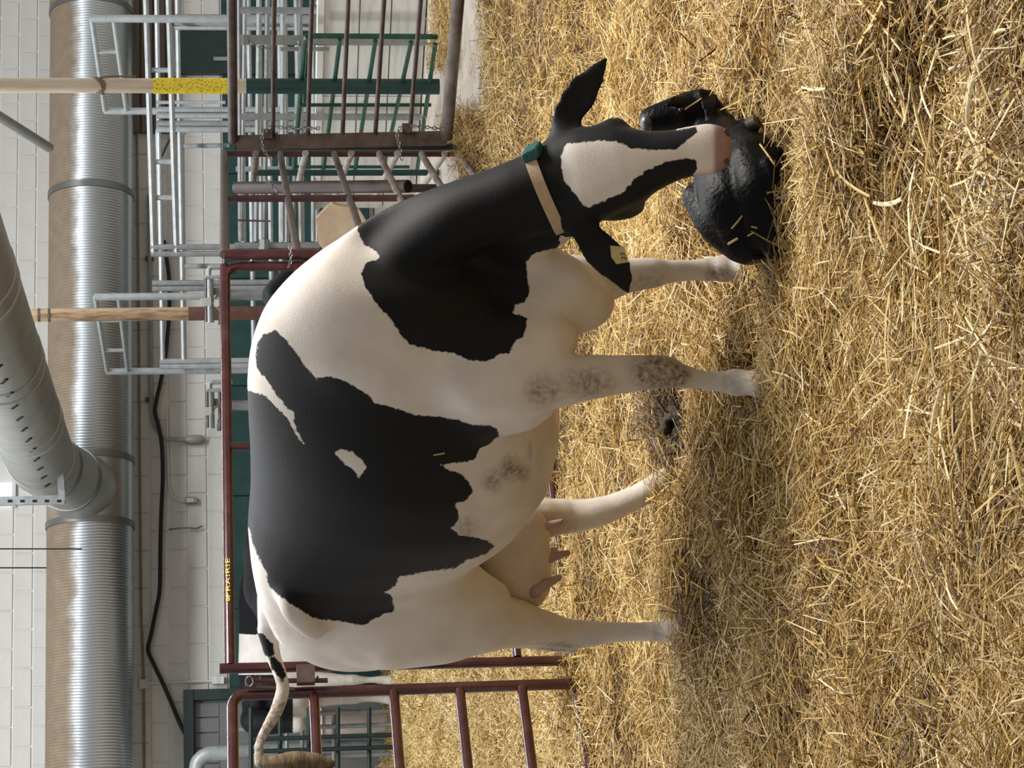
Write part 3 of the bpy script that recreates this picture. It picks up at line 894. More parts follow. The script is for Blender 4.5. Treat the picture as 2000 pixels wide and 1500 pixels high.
b = P(628, 1412, 22.8)
MB().tube([at_z(b, 0), at_z(b, .02), at_z(b, b.z - .03), at_z(b, b.z)], [.09, .11, .14, .15], 18).build('tub', mat('pale_plastic', (.75, .66, .64), .5), bk2)
MB().tube([at_z(b, b.z) + Vector((math.cos(i * math.pi / 8) * .15, math.sin(i * math.pi / 8) * .15, 0)) for i in range(16)], .012, 6, closed=True).build('rim', M_BOARD, bk2)
bp3 = MB().tube(catmull([P(445, 1470, 22.9), P(410, 1472, 22.9), P(392, 1482, 22.9), P(384, 1500, 22.9), P(383, 1560, 22.9)], 6), .075, 12).build('bent_pipe', M_GALV)
tag(bp3, 'fat pale bent pipe at the edge, below the ribbed door', 'pipe')
b = P(445, 1468, 22.9)
tag(MB().tube([at_z(b, -.05), at_z(b, b.z + .01)], .075, 12).build('pipe_stand', M_GALV2), 'grey upright under the fat bent pipe', 'pipe')

# ------------------------------------------------------------------ cattle: one continuous voxel-joined body each
def loft(mb, rings):
    n = len(rings[0])
    vs = [p for r in rings for p in r]
    fs = []
    for i in range(len(rings) - 1):
        for j in range(n):
            fs.append((i * n + j, i * n + (j + 1) % n, (i + 1) * n + (j + 1) % n, (i + 1) * n + j))
    fs.append(tuple(range(n - 1, -1, -1)))
    fs.append(tuple((len(rings) - 1) * n + j for j in range(n)))
    mb.add(vs, fs)
def sgp(c, e):
    return math.copysign(abs(c) ** (2.0 / e), c)
def body_ring(o, f, r, s, zt, zb, hw, zw, et=2.0, eb=2.0, lat=0.0, n=28):
    out = []
    for j in range(n):
        q = 2 * math.pi * j / n
        c, s_ = math.cos(q), math.sin(q)
        e = et if s_ > 0 else eb
        h = (zt - zw) if s_ > 0 else (zw - zb)
        p = o + f * s + r * (hw * sgp(c, e) + lat)
        out.append(Vector((p.x, p.y, zw + h * sgp(s_, e))))
    return out
def limb(mb, pts, n=14, k=4, flat=None):
    """pts: (Vector, radius) chain, smoothed, with round ends"""
    P_ = catmull([p for p, _ in pts], k)
    R_ = []
    rr = [q for _, q in pts]
    for i in range(len(pts) - 1):
        for j in range(k):
            t = j / k
            t = t * t * (3 - 2 * t)
            R_.append(rr[i] * (1 - t) + rr[i + 1] * t)
    R_.append(rr[-1])
    a, b = (P_[0] - P_[1]).normalized(), (P_[-1] - P_[-2]).normalized()
    P2 = [P_[0] + a * R_[0] * .85, P_[0] + a * R_[0] * .5] + P_ + [P_[-1] + b * R_[-1] * .5, P_[-1] + b * R_[-1] * .85]
    R2 = [R_[0] * .45, R_[0] * .85] + R_ + [R_[-1] * .85, R_[-1] * .45]
    mb.tube(P2, R2, n)
def ellipsoid(mb, c, ax, ay, az, n=16):
    rings = []
    for i in range(1, n):
        t = math.pi * i / n
        rings.append([c + ax * (math.sin(t) * math.cos(2 * math.pi * j / n)) + ay * (math.sin(t) * math.sin(2 * math.pi * j / n)) - az * math.cos(t) for j in range(n)])
    loft(mb, rings)
def voxel(mb, name, vox, smooth_it, m):
    me = bpy.data.meshes.new(name)
    me.from_pydata(mb.v, [], mb.f)
    bm = bmesh.new(); bm.from_mesh(me)
    bmesh.ops.recalc_face_normals(bm, faces=bm.faces)
    bm.to_mesh(me); bm.free()
    o = bpy.data.objects.new(name, me)
    COL.objects.link(o)
    md = o.modifiers.new('r', 'REMESH'); md.mode = 'VOXEL'; md.voxel_size = vox
    ms = o.modifiers.new('s', 'SMOOTH'); ms.factor = 0.5; ms.iterations = smooth_it
    dg = bpy.context.evaluated_depsgraph_get()
    me2 = bpy.data.meshes.new_from_object(o.evaluated_get(dg))
    o.modifiers.clear()
    o.data = me2
    bpy.data.meshes.remove(me)
    me2.materials.clear(); me2.materials.append(m)
    me2.polygons.foreach_set('use_smooth', [True] * len(me2.polygons))
    me2.name = name
    return o
def vcoords(o):
    a = np.empty(len(o.data.vertices) * 3, dtype=np.float32)
    o.data.vertices.foreach_get('co', a)
    n = np.empty(len(o.data.vertices) * 3, dtype=np.float32)
    o.data.vertices.foreach_get('normal', n)
    return a.reshape(-1, 3).astype(np.float64), n.reshape(-1, 3).astype(np.float64)
def sdf(pts, poly):
    """signed distance (pixels), positive inside"""
    poly = np.array(poly, dtype=np.float64)
    d2 = np.full(len(pts), 1e18)
    ins = np.zeros(len(pts), dtype=bool)
    x, y = pts[:, 0], pts[:, 1]
    for i in range(len(poly)):
        a, b = poly[i], poly[(i + 1) % len(poly)]
        e = b - a
        w_ = pts - a
        t = np.clip((w_ @ e) / max(1e-9, e @ e), 0, 1)
        d = w_ - t[:, None] * e
        d2 = np.minimum(d2, (d * d).sum(1))
        c = ((a[1] <= y) & (b[1] > y)) | ((b[1] <= y) & (a[1] > y))
        if e[1] != 0:
            xi = a[0] + (y - a[1]) / e[1] * e[0]
            ins ^= c & (x < xi)
    d = np.sqrt(d2)
    return np.where(ins, d, -d)
def relax(o):
    """melts the joints of trunk, shoulder, neck and thigh together, leaves thin parts alone"""
    V, _ = vcoords(o)
    q = proj_np(V)
    s_ = (V - np.array(T0)) @ np.array(HD)
    E = np.empty(len(o.data.edges) * 2, dtype=np.int32)
    o.data.edges.foreach_get('vertices', E)
    E = E.reshape(-1, 2)
    deg = np.bincount(E.ravel(), minlength=len(V)).astype(float)
    wt_ = np.clip((V[:, 2] - .62) / .2, 0, 1)
    wt_ *= np.clip((s_ + .26) / .10, 0, 1)
    wt_ *= np.where((s_ < .66) & (V[:, 2] > 1.0), .22, 1)
    headish = (V[:, 1] < 6.62) & (q[:, 0] > 1000)
    wt_ = np.where(headish, np.clip((1090 - q[:, 0]) / 60, 0.12, 1), wt_)
    wt_ = np.where((q[:, 1] > 1225) & (q[:, 0] < 560), 0, wt_)
    wt_ = np.where(headish & ((q[:, 1] < 236) | ((q[:, 1] > 440) & (V[:, 1] < 6.5))), .12, wt_)
    for it in range(120):
        A = np.zeros_like(V)
        for k in range(3):
            A[:, k] = np.bincount(E[:, 0], V[E[:, 1], k], len(V)) + np.bincount(E[:, 1], V[E[:, 0], k], len(V))
        A /= deg[:, None]
        V += (A - V) * (wt_ * .55)[:, None]
    o.data.vertices.foreach_set('co', V.astype(np.float32).ravel())
    o.data.update()
def put(o, name, arr):
    at = o.data.attributes.new(name, 'FLOAT', 'POINT')
    at.data.foreach_set('value', np.asarray(arr, dtype=np.float32))
def hide_mat(name, dark=(0.006, 0.006, 0.007), pale=(0.74, 0.69, 0.645), edge=.004):
    m = bpy.data.materials.new(name)
    m.use_nodes = True
    nt = m.node_tree
    b = nt.nodes['Principled BSDF']
    L = nt.links.new
    tc = nt.nodes.new('ShaderNodeTexCoord')
    at = nt.nodes.new('ShaderNodeAttribute'); at.attribute_name = 'coat'
    n1 = nt.nodes.new('ShaderNodeTexNoise'); n1.inputs['Scale'].default_value = 70; n1.inputs['Detail'].default_value = 4
    L(tc.outputs['Object'], n1.inputs['Vector'])
    ma = nt.nodes.new('ShaderNodeMath'); ma.operation = 'MULTIPLY_ADD'
    ma.inputs[1].default_value = 0.016
    L(n1.outputs['Fac'], ma.inputs[0]); L(at.outputs['Fac'], ma.inputs[2])
    mr = nt.nodes.new('ShaderNodeMapRange')
    mr.inputs['From Min'].default_value = 0.008 - edge * .5; mr.inputs['From Max'].default_value = 0.008 + edge * .5
    L(ma.outputs[0], mr.inputs['Value'])
    # pale hair with a little tone, stains where she has lain
    n2 = nt.nodes.new('ShaderNodeTexNoise'); n2.inputs['Scale'].default_value = 7; n2.inputs['Detail'].default_value = 5
    L(tc.outputs['Object'], n2.inputs['Vector'])
    rp = nt.nodes.new('ShaderNodeValToRGB')
    rp.color_ramp.elements[0].position, rp.color_ramp.elements[1].position = .35, .65
    rp.color_ramp.elements[0].color = (pale[0] * .88, pale[1] * .85, pale[2] * .81, 1)
    rp.color_ramp.elements[1].color = (*pale, 1)
    L(n2.outputs['Fac'], rp.inputs['Fac'])
    ad = nt.nodes.new('ShaderNodeAttribute'); ad.attribute_name = 'dirt'
    n3 = nt.nodes.new('ShaderNodeTexNoise'); n3.inputs['Scale'].default_value = 55; n3.inputs['Detail'].default_value = 6; n3.inputs['Roughness'].default_value = .75
    L(tc.outputs['Object'], n3.inputs['Vector'])
    m3 = nt.nodes.new('ShaderNodeMapRange'); m3.inputs['From Min'].default_value = .30; m3.inputs['From Max'].default_value = .62
    L(n3.outputs['Fac'], m3.inputs['Value'])
    mu = nt.nodes.new('ShaderNodeMath'); mu.operation = 'MULTIPLY'
    L(ad.outputs['Fac'], mu.inputs[0]); L(m3.outputs['Result'], mu.inputs[1])
    mx = nt.nodes.new('ShaderNodeMixRGB'); L(mu.outputs[0], mx.inputs['Fac']); L(rp.outputs['Color'], mx.inputs['Color1'])
    mx.inputs['Color2'].default_value = (0.16, 0.105, 0.06, 1)
    ap = nt.nodes.new('ShaderNodeAttribute'); ap.attribute_name = 'pink'
    mp = nt.nodes.new('ShaderNodeMixRGB'); L(ap.outputs['Fac'], mp.inputs['Fac']); L(mx.outputs['Color'], mp.inputs['Color1'])
    mp.inputs['Color2'].default_value = (0.33, 0.205, 0.205, 1)
    mk = nt.nodes.new('ShaderNodeMixRGB'); L(mr.outputs['Result'], mk.inputs['Fac']); L(mp.outputs['Color'], mk.inputs['Color1'])
    mk.inputs['Color2'].default_value = (*dark, 1)
    L(mk.outputs['Color'], b.inputs['Base Color'])
    b.inputs['Roughness'].default_value = 0.62
    b.inputs['Specular IOR Level'].default_value = 0.22
    b.inputs['Sheen Weight'].default_value = 0.05
    b.inputs['Sheen Roughness'].default_value = 0.4
    b.inputs['Sheen Tint'].default_value = (.8, .86, 1, 1)
    n4 = nt.nodes.new('ShaderNodeTexNoise'); n4.inputs['Scale'].default_value = 260; n4.inputs['Detail'].default_value = 3
    L(tc.outputs['Object'], n4.inputs['Vector'])
    bp_ = nt.nodes.new('ShaderNodeBump'); bp_.inputs['Strength'].default_value = .25; bp_.inputs['Distance'].default_value = .004
    L(n4.outputs['Fac'], bp_.inputs['Height']); L(bp_.outputs['Normal'], b.inputs['Normal'])
    return m

M_NOSTRIL = mat('nostril_skin', (.06, .03, .028), .5)
# ---------------- the mother
HD = Vector((0.655, -0.756, 0))                       # the way she stands
RT = Vector((-0.756, -0.655, 0))                      # her right side, the one in view
T0 = P(505, 1195, 7.95); T0.z = 0
mb = MB()
prof = [  # s, top, bottom, half width, height of widest, exponents
    (-.12, 1.26, .90, .13, 1.08, 2.0, 2.0),
    (-.07, 1.37, .82, .22, 1.12, 2.2, 2.0),
    (0.02, 1.43, .78, .255, 1.15, 2.3, 2.0),
    (0.20, 1.472, .76, .275, 1.16, 2.6, 2.0),
    (0.38, 1.49, .74, .285, 1.15, 3.0, 2.0),
    (0.50, 1.497, .67, .305, 1.06, 3.0, 2.1),
    (0.66, 1.49, .575, .345, .98, 2.3, 2.2),
    (0.85, 1.492, .515, .385, .95, 2.0, 2.2),
    (1.05, 1.498, .512, .385, .96, 1.9, 2.2),
    (1.22, 1.505, .555, .345, .98, 1.8, 2.2),
    (1.38, 1.495, .62, .295, 1.00, 1.7, 2.1),
    (1.52, 1.462, .67, .255, 1.02, 1.7, 2.1),
    (1.64, 1.385, .73, .215, 1.03, 1.8, 2.0),
    (1.74, 1.28, .80, .15, 1.02, 2.0, 2.0),
]
loft(mb, [body_ring(T0, HD, RT, *q) for q in prof])
def CW(s, lat, z):
    p = T0 + HD * s + RT * lat
    return Vector((p.x, p.y, z))
# bony landmarks: hooks, pins, spine, shoulder blades
for sd in (1, -1):
    limb(mb, [(CW(.44, .24 * sd, 1.36), .055), (CW(.40, .285 * sd, 1.345), .048), (CW(.30, .28 * sd, 1.28), .05)])
    limb(mb, [(CW(.08, .12 * sd, 1.34), .06), (CW(-.07, .14 * sd, 1.22), .055)])
    limb(mb, [(CW(.42, .23 * sd, 1.36), .045), (CW(.58, .21 * sd, 1.36), .04), (CW(.74, .17 * sd, 1.33), .03)])
    ellipsoid(mb, CW(1.44, .15 * sd, 1.06), HD * .19, RT * .115, Vector((0, 0, .27)))     # shoulder
    ellipsoid(mb, CW(.20, .19 * sd, 1.00), HD * .25, RT * .12, Vector((0, 0, .32)))       # thigh
limb(mb, [(CW(-.02, 0, 1.39), .035), (CW(.3, 0, 1.445), .03), (CW(.8, 0, 1.435), .03), (CW(1.3, 0, 1.425), .035)])

# legs (joints taken where the photo shows them)
def K(x, y, Y):
    return P(x, y, Y)
# near fore
limb(mb, [(K(930, 740, 6.70), .13), (K(1010, 752, 6.66), .105), (K(1080, 745, 6.64), .083), (K(1150, 737, 6.64), .068), (K(1215, 731, 6.64), .058), (K(1268, 727, 6.63), .052), (K(1300, 727, 6.63), .050), (K(1332, 735, 6.64), .037), (K(1370, 742, 6.65), .028), (K(1405, 745, 6.65), .031), (K(1437, 747, 6.64), .043), (K(1462, 748, 6.62), .038), (K(1490, 748, 6.58), .052)])
limb(mb, [(K(940, 800, 6.78), .10), (K(1010, 805, 6.75), .07), (K(1060, 785, 6.70), .05)])
# far fore
limb(mb, [(K(1000, 580, 6.88), .15), (K(1110, 560, 6.86), .10), (K(1180, 545, 6.86), .072), (K(1235, 537, 6.86), .052), (K(1275, 533, 6.86), .048), (K(1310, 530, 6.86), .036), (K(1350, 528, 6.86), .033), (K(1390, 526, 6.86), .038), (K(1412, 524, 6.85), .044), (K(1440, 520, 6.83), .040), (K(1465, 515, 6.80), .05)])
# near hind
limb(mb, [(K(760, 1195, 7.74), .20), (K(860, 1210, 7.73), .165), (K(935, 1210, 7.73), .125), (K(1000, 1217, 7.78), .088), (K(1060, 1228, 7.84), .066), (K(1105, 1238, 7.88), .056), (K(1145, 1238, 7.88), .049), (K(1190, 1235, 7.86), .038), (K(1240, 1234, 7.84), .033), (K(1285, 1233, 7.82), .036), (K(1312, 1231, 7.80), .044), (K(1340, 1228, 7.76), .040), (K(1360, 1225, 7.73), .055)])
limb(mb, [(K(700, 1255, 7.86), .085), (K(800, 1253, 7.84), .07), (K(920, 1245, 7.86), .055), (K(1020, 1251, 7.92), .028), (K(1085, 1262, 7.97), .022), (K(1118, 1264, 7.97), .026)])
limb(mb, [(K(880, 1150, 7.66), .13), (K(950, 1175, 7.70), .09)])
# far hind
limb(mb, [(K(880, 1010, 7.98), .16), (K(980, 1015, 7.98), .11), (K(1045, 1014, 8.0), .078), (K(1090, 1009, 8.03), .066), (K(1120, 1008, 8.04), .061), (K(1160, 1002, 8.03), .055), (K(1205, 988, 8.02), .048), (K(1250, 967, 8.0), .044), (K(1290, 945, 7.98), .046), (K(1318, 932, 7.97), .050), (K(1345, 918, 7.95), .05)])
# neck
def ering(c, u, w_, a, b, n=24):
    return [c + u * (a * math.cos(2 * math.pi * j / n)) + w_ * (b * math.sin(2 * math.pi * j / n)) for j in range(n)]
def neck_ring(x0, y0, x1, y1, Y, thick, dy=0.0):
    """ring whose crest and throat sit at two photo points"""
    a, b = P(x0, y0, Y + dy), P(x1, y1, Y - dy)
    c = (a + b) / 2
    u = (a - b) / 2
    w_ = Vector((-HD.y * .6 + .2, HD.x * .6 - .7, .1))
    w_ = (w_ - u.normalized() * w_.dot(u.normalized())).normalized()
    return ering(c, u.normalized(), w_, u.length, thick)
loft(mb, [neck_ring(560, 640, 1060, 720, 6.86, .20), neck_ring(590, 520, 1130, 640, 6.80, .19), neck_ring(660, 458, 1125, 560, 6.72, .165), neck_ring(745, 413, 1080, 500, 6.64, .145), neck_ring(850, 366, 1050, 478, 6.56, .13), neck_ring(960, 322, 1058, 462, 6.48, .118), neck_ring(1040, 285, 1090, 448, 6.42, .112), neck_ring(1085, 266, 1130, 442, 6.40, .108)])
limb(mb, [(K(800, 490, 6.66), .10), (K(880, 435, 6.57), .105), (K(960, 394, 6.50), .098), (K(1040, 368, 6.44), .098), (K(1085, 352, 6.42), .098)], n=20)
limb(mb, [(K(990, 430, 6.50), .07), (K(1050, 420, 6.46), .055), (K(1095, 405, 6.42), .055)])
limb(mb, [(K(1010, 468, 6.60), .08), (K(1068, 447, 6.54), .065), (K(1108, 432, 6.47), .052)], n=16)
# brisket and chest front
ellipsoid(mb, P(1050, 575, 6.74), Vector((.13, 0, 0)), Vector((0, .15, 0)), Vector((0, 0, .21)))
ellipsoid(mb, P(1110, 590, 6.76), Vector((.10, 0, 0)), Vector((0, .13, 0)), Vector((0, 0, .14)))
limb(mb, [(P(1040, 500, 6.66), .06), (P(1105, 545, 6.66), .07), (P(1160, 580, 6.70), .05)])
ellipsoid(mb, P(1000, 660, 6.68), Vector((.12, 0, 0)), Vector((0, .13, 0)), Vector((0, 0, .2)))
# head: rings square to the face axis, edges at photo points
def head_ring(x0, y0, x1, y1, Y, front, back, n=24):
    a, b = P(x0, y0, Y), P(x1, y1, Y)                 # her left (photo top) and right edge
    c = (a + b) / 2
    u = (a - b) / 2
    ul = u.length
    u.normalize()
    ax = Vector((.12, -.30, -.95)).normalized()
    w_ = u.cross(ax).normalized()
    if w_.y > 0:
        w_ = -w_
    out = []
    for j in range(n):
        q = 2 * math.pi * j / n
        s_ = math.sin(q)
        out.append(c + u * (ul * sgp(math.cos(q), 2.6)) + w_ * ((front if s_ > 0 else back) * sgp(s_, 2.3)))
    return out
loft(mb, [head_ring(1062, 300, 1078, 410, 6.42, .05, .10), head_ring(1082, 268, 1110, 428, 6.40, .075, .13), head_ring(1120, 252, 1148, 436, 6.37, .085, .16), head_ring(1165, 243, 1185, 425, 6.34, .085, .18),
          head_ring(1200, 243, 1222, 408, 6.31, .08, .18), head_ring(1235, 250, 1250, 396, 6.285, .072, .165), head_ring(1272, 256, 1282, 372, 6.26, .066, .14), head_ring(1310, 254, 1318, 354, 6.235, .062, .115),
          head_ring(1345, 246, 1352, 343, 6.215, .060, .095), head_ring(1380, 240, 1384, 343, 6.195, .060, .09), head_ring(1408, 243, 1410, 334, 6.18, .056, .08), head_ring(1426, 256, 1428, 318, 6.17, .042, .06)])
ellipsoid(mb, P(1200, 254, 6.33), Vector((.040, 0, 0)), Vector((0, .05, 0)), Vector((0, 0, .045)))     # brow over the left eye
ellipsoid(mb, P(1228, 392, 6.35), Vector((.03, 0, 0)), Vector((0, .05, 0)), Vector((0, 0, .05)))
ellipsoid(mb, P(1195, 402, 6.42), Vector((.045, 0, 0)), Vector((0, .08, 0)), Vector((0, 0, .10)))       # cheek
# ears: shallow cupped leaves
def ear(mb, pts, face, thick=.011):
    """pts: (point, half width); face: the way the hollow looks"""
    rings = []
    P_ = catmull([p for p, _ in pts], 4)
    W_ = [r for _, r in pts]
    for i, c in enumerate(P_):
        t = (P_[min(i + 1, len(P_) - 1)] - P_[max(i - 1, 0)]).normalized()
        k = i / 4
        k0 = min(int(k), len(W_) - 2)
        hw = W_[k0] + (W_[k0 + 1] - W_[k0]) * (k - k0)
        a = t.cross(face).normalized()
        nrm = a.cross(t).normalized()
        out = []
        for j in range(16):
            q = 2 * math.pi * j / 16
            out.append(c + a * (hw * math.cos(q)) + nrm * ((thick if hw > .02 else hw * .5) * math.sin(q) + hw * .30 * (math.cos(q) ** 2)))
        rings.append(out)
    loft(mb, rings)
EL = [(K(1094, 272, 6.41), .045), (K(1102, 242, 6.41), .048), (K(1118, 212, 6.40), .054), (K(1138, 180, 6.39), .058), (K(1163, 146, 6.38), .040), (K(1188, 108, 6.37), .010)]
ER = [(K(1122, 428, 6.40), .036), (K(1142, 452, 6.38), .046), (K(1165, 480, 6.36), .060), (K(1192, 508, 6.34), .062), (K(1214, 540, 6.33), .043), (K(1230, 578, 6.33), .010)]
ear(mb, EL, Vector((.25, -1, .1)))
ear(mb, ER, Vector((-.1, -1, .2)))
limb(mb, [(K(1092, 300, 6.42), .05), (K(1100, 262, 6.41), .04)])
limb(mb, [(K(1118, 405, 6.42), .055), (K(1128, 436, 6.40), .045)])
# tail
TL = [(536, 1160, 7.93, .065), (530, 1195, 8.0, .055), (525, 1228, 8.04, .042), (529, 1264, 8.05, .031), (537, 1290, 8.05, .026), (547, 1316, 8.05, .025), (553, 1342, 8.05, .025), (545, 1375, 8.04, .025), (533, 1402, 8.02, .023), (515, 1432, 8.0, .018), (506, 1458, 7.98, .017), (506, 1492, 7.96, .018)]
limb(mb, [(K(x, y, Y), r) for x, y, Y, r in TL], n=12)
limb(mb, [(CW(.04, .0, 1.34), .075), (K(535, 1205, 8.0), .045)])
cow = voxel(mb, 'dairy_cow', 0.0085, 4, hide_mat('black_and_white_hide'))
relax(cow)
cow.name = 'dairy_cow'

# coat markings
NECKB = [(690, 380), (703, 430), (698, 450), (710, 478), (735, 490), (742, 505), (715, 512), (706, 535), (712, 560), (738, 597), (765, 625), (780, 650), (800, 672), (845, 685), (885, 690), (915, 703), (945, 707), (965, 700), (975, 690), (995, 690), (1000, 678), (1005, 665), (1020, 660), (1028, 640), (1030, 620), (1003, 612), (1005, 595), (1025, 590), (1035, 572), (1030, 545), (1027, 515), (1040, 497), (1060, 490), (1090, 485), (1108, 467), (1118, 448), (1135, 446), (1150, 470), (1290, 460), (1290, 100), (690, 200)]
FACEB = [(900, 480), (900, 200), (1500, 200), (1500, 480)]
BLAZE = [(1095, 307), (1105, 280), (1130, 279), (1167, 275), (1207, 277), (1233, 290), (1280, 293), (1320, 292), (1340, 277), (1363, 257), (1360, 247), (1345, 250), (1322, 256), (1318, 240), (1365, 215), (1470, 215), (1470, 380), (1365, 380), (1352, 345), (1363, 330), (1360, 313), (1340, 308), (1300, 317), (1263, 333), (1240, 350), (1215, 378), (1180, 392), (1145, 406), (1132, 392), (1118, 372), (1100, 350)]
RUMPB = [(480, 762), (486, 700), (501, 674), (515, 653), (538, 645), (559, 663), (580, 691), (597, 716), (613, 734), (622, 742), (622, 737), (646, 735), (678, 747), (716, 768), (730, 786), (776, 798), (804, 810), (856, 814), (895, 821), (930, 831), (951, 830), (972, 838), (975, 852), (958, 866), (937, 877), (926, 898), (905, 903), (860, 907), (881, 920), (902, 926), (916, 941), (923, 959), (912, 976), (888, 985), (897, 1008), (891, 1025), (879, 1031), (898, 1045), (930, 1050), (954, 1057), (967, 1066), (951, 1081), (933, 1088), (909, 1095), (891, 1109), (835, 1116), (779, 1127), (772, 1144), (751, 1157), (765, 1165), (771, 1195), (755, 1197), (730, 1209), (716, 1218), (712, 1222), (688, 1218), (664, 1213), (616, 1209), (586, 1191), (559, 1173), (535, 1155), (523, 1140), (520, 1116), (505, 1089), (493, 1059), (486, 1030), (470, 1030), (470, 762)]
STRIPE = [(460, 762), (484, 762), (517, 772), (541, 796), (561, 817), (575, 842), (590, 868), (596, 866), (582, 845), (573, 820), (575, 805), (559, 796), (541, 772), (520, 740), (503, 723), (499, 700), (502, 676), (480, 660), (460, 690)]
SPOT = [(653, 884), (664, 877), (688, 882), (702, 894), (716, 910), (709, 924), (701, 934), (692, 920), (674, 906), (657, 891)]
TAILB = [[(495, 1222), (512, 1232), (520, 1246), (534, 1258), (536, 1276), (528, 1284), (500, 1272)], [(524, 1282), (540, 1286), (552, 1300), (560, 1318), (552, 1334), (544, 1322), (530, 1306)]]
V, N = vcoords(cow)
eye_ = np.array(EYE)
px = proj_np(V)
facing = ((eye_ - V) * N).sum(1) > 0
o_ = np.array(T0); rt_ = np.array(RT); hd_ = np.array(HD)
rel = V - o_
lat = rel @ rt_; s_al = rel @ hd_
Vm = V - 2 * np.outer(lat, rt_)
pm = proj_np(Vm)
def rump(p):
    return np.minimum(np.minimum(sdf(p, RUMPB), -sdf(p, STRIPE)), -sdf(p, SPOT))
trunk = (s_al < 1.50)
useown = facing | (lat > 0.05)
cr = np.where(useown, rump(px), rump(pm))
neckd = np.where(useown, sdf(px, NECKB), sdf(pm, NECKB))
# everything on the upper neck and poll is black all the way round
headz = (px[:, 0] > 1040) & (px[:, 1] < 455) & (px[:, 1] > 180) & (V[:, 1] < 6.62)
neckd = np.where(headz & ~facing, 25.0, neckd)
hd_face = np.minimum(sdf(px, FACEB), np.where(facing, -sdf(px, BLAZE), 20.0))
coat = np.maximum(cr, np.where(headz, hd_face, neckd))
far_neck = (~facing) & (s_al > 1.50) & (V[:, 2] > .68) & (px[:, 0] > 695) & ((lat < .05) | (px[:, 1] < 445))
coat = np.where(far_neck, 25.0, coat)
low = V[:, 2] < .60
coat = np.where(low & ~headz, -40.0, coat)
for pl in TAILB:
    coat = np.maximum(coat, np.where((V[:, 1] > 7.9) & (px[:, 1] > 1235), sdf(px, pl), -40))
def near_chain(pts, rad):
    d = np.full(len(V), 9.0)
    C = [np.array(p) for p, _ in pts]
    for a, b in zip(C[:-1], C[1:]):
        e = b - a
        t = np.clip(((V - a) @ e) / (e @ e), 0, 1)
        d = np.minimum(d, np.linalg.norm(V - a - t[:, None] * e, axis=1))
    return d < rad
ears = near_chain(EL, .085) & (px[:, 1] < 262) | (near_chain(ER, .075) & (V[:, 1] < 6.55))
coat = np.where(ears & ~((facing) & (sdf(px, BLAZE) > 0)), 30.0, coat)
put(cow, 'coat', coat / 640.0)
def blob(cx, cy, rx, ry, amp, mask=None):
    g = amp * np.exp(-(((px[:, 0] - cx) / rx) ** 2 + ((px[:, 1] - cy) / ry) ** 2) ** 1.6)
    return g * facing if mask is None else g * facing * mask
front_leg = (V[:, 1] < 6.95)
dirt = blob(1060, 765, 36, 32, .75, front_leg) + blob(1150, 748, 52, 32, .8, front_leg) + blob(1284, 726, 46, 36, 1.6, front_leg) + blob(1322, 733, 26, 22, 1.2, front_leg)
dirt += blob(995, 915, 22, 26, .9) + blob(1022, 925, 14, 16, .7) + blob(960, 940, 20, 24, .7) + blob(1035, 880, 5, 16, .8) + blob(910, 1030, 22, 24, .6) + blob(1005, 655, 40, 40, .0)
dirt += blob(1090, 1265, 40, 12, .8, V[:, 1] > 7.7) + blob(1080, 1030, 60, 25, .55, V[:, 1] > 7.85) + blob(1260, 560, 60, 30, .5, V[:, 1] > 6.7) + blob(1400, 535, 30, 16, .5)
dirt += np.where((px[:, 1] > 1370) & (V[:, 1] > 7.8), .9, 0) + np.where((px[:, 1] > 1325) & (px[:, 1] <= 1370) & (V[:, 1] > 7.8), .5, 0)
dirt += np.where(V[:, 2] < .10, .35, 0)
put(cow, 'dirt', np.clip(dirt, 0, 1))
pink = np.clip((px[:, 0] - 1391) / 8, 0, 1) * headz * (V[:, 1] < 6.45)
pink += np.clip(1 - np.hypot((px[:, 0] - 1365) / 25, (px[:, 1] - 350) / 18), 0, 1) * headz * .5
pink += .35 * np.clip(1 - np.abs(px[:, 0] - 1075) / 40, 0, 1) * (np.abs(px[:, 1] - 1030) < 30) * (V[:, 1] > 7.8)
put(cow, 'pink', np.clip(pink, 0, 1))
cow_px, cow_V = px, V
# move the origin to the ground below her
def set_base(o, base):
    o.data.transform(Matrix.Translation(-base)); o.location = base
set_base(cow, Vector((P(900, 760, 7.2).x, 7.2, 0)))
tag(cow, 'large black and white cow in a tan collar, head lowered to lick a newborn calf', 'cow')
COWP = cow
# udder and teats
ub = MB()
ellipsoid(ub, P(975, 1095, 7.90), RT * .16, HD * .20, Vector((0, 0, .185)))
ellipsoid(ub, P(1000, 1130, 7.90), RT * .13, HD * .15, Vector((0, 0, .14)))
ellipsoid(ub, P(1018, 1050, 7.86), RT * .10, HD * .14, Vector((0, 0, .10)))
ud = voxel(ub, 'udder', .012, 4, M_PINKWHITE)
set_base(ud, cow.location.copy()); ud.parent = cow; ud.location = (0, 0, 0)
for (x, y, Y), (x2, y2), r in (((1052, 1032, 7.80), (1096, 1019), .014), ((1064, 1092, 7.84), (1109, 1080), .015), ((1056, 1146, 7.80), (1092, 1128), .015), ((1054, 1086, 7.98), (1084, 1074), .013)):
    a, b = P(x, y, Y), P(x2, y2, Y)
    tb = MB(); limb(tb, [(a - (b - a) * .35, r * 2.0), (a + (b - a) * .08, r * 1.45), (a + (b - a) * .55, r), (b, r * .72)], n=12)
    tt = tb.build('teat', M_TEAT, ud)
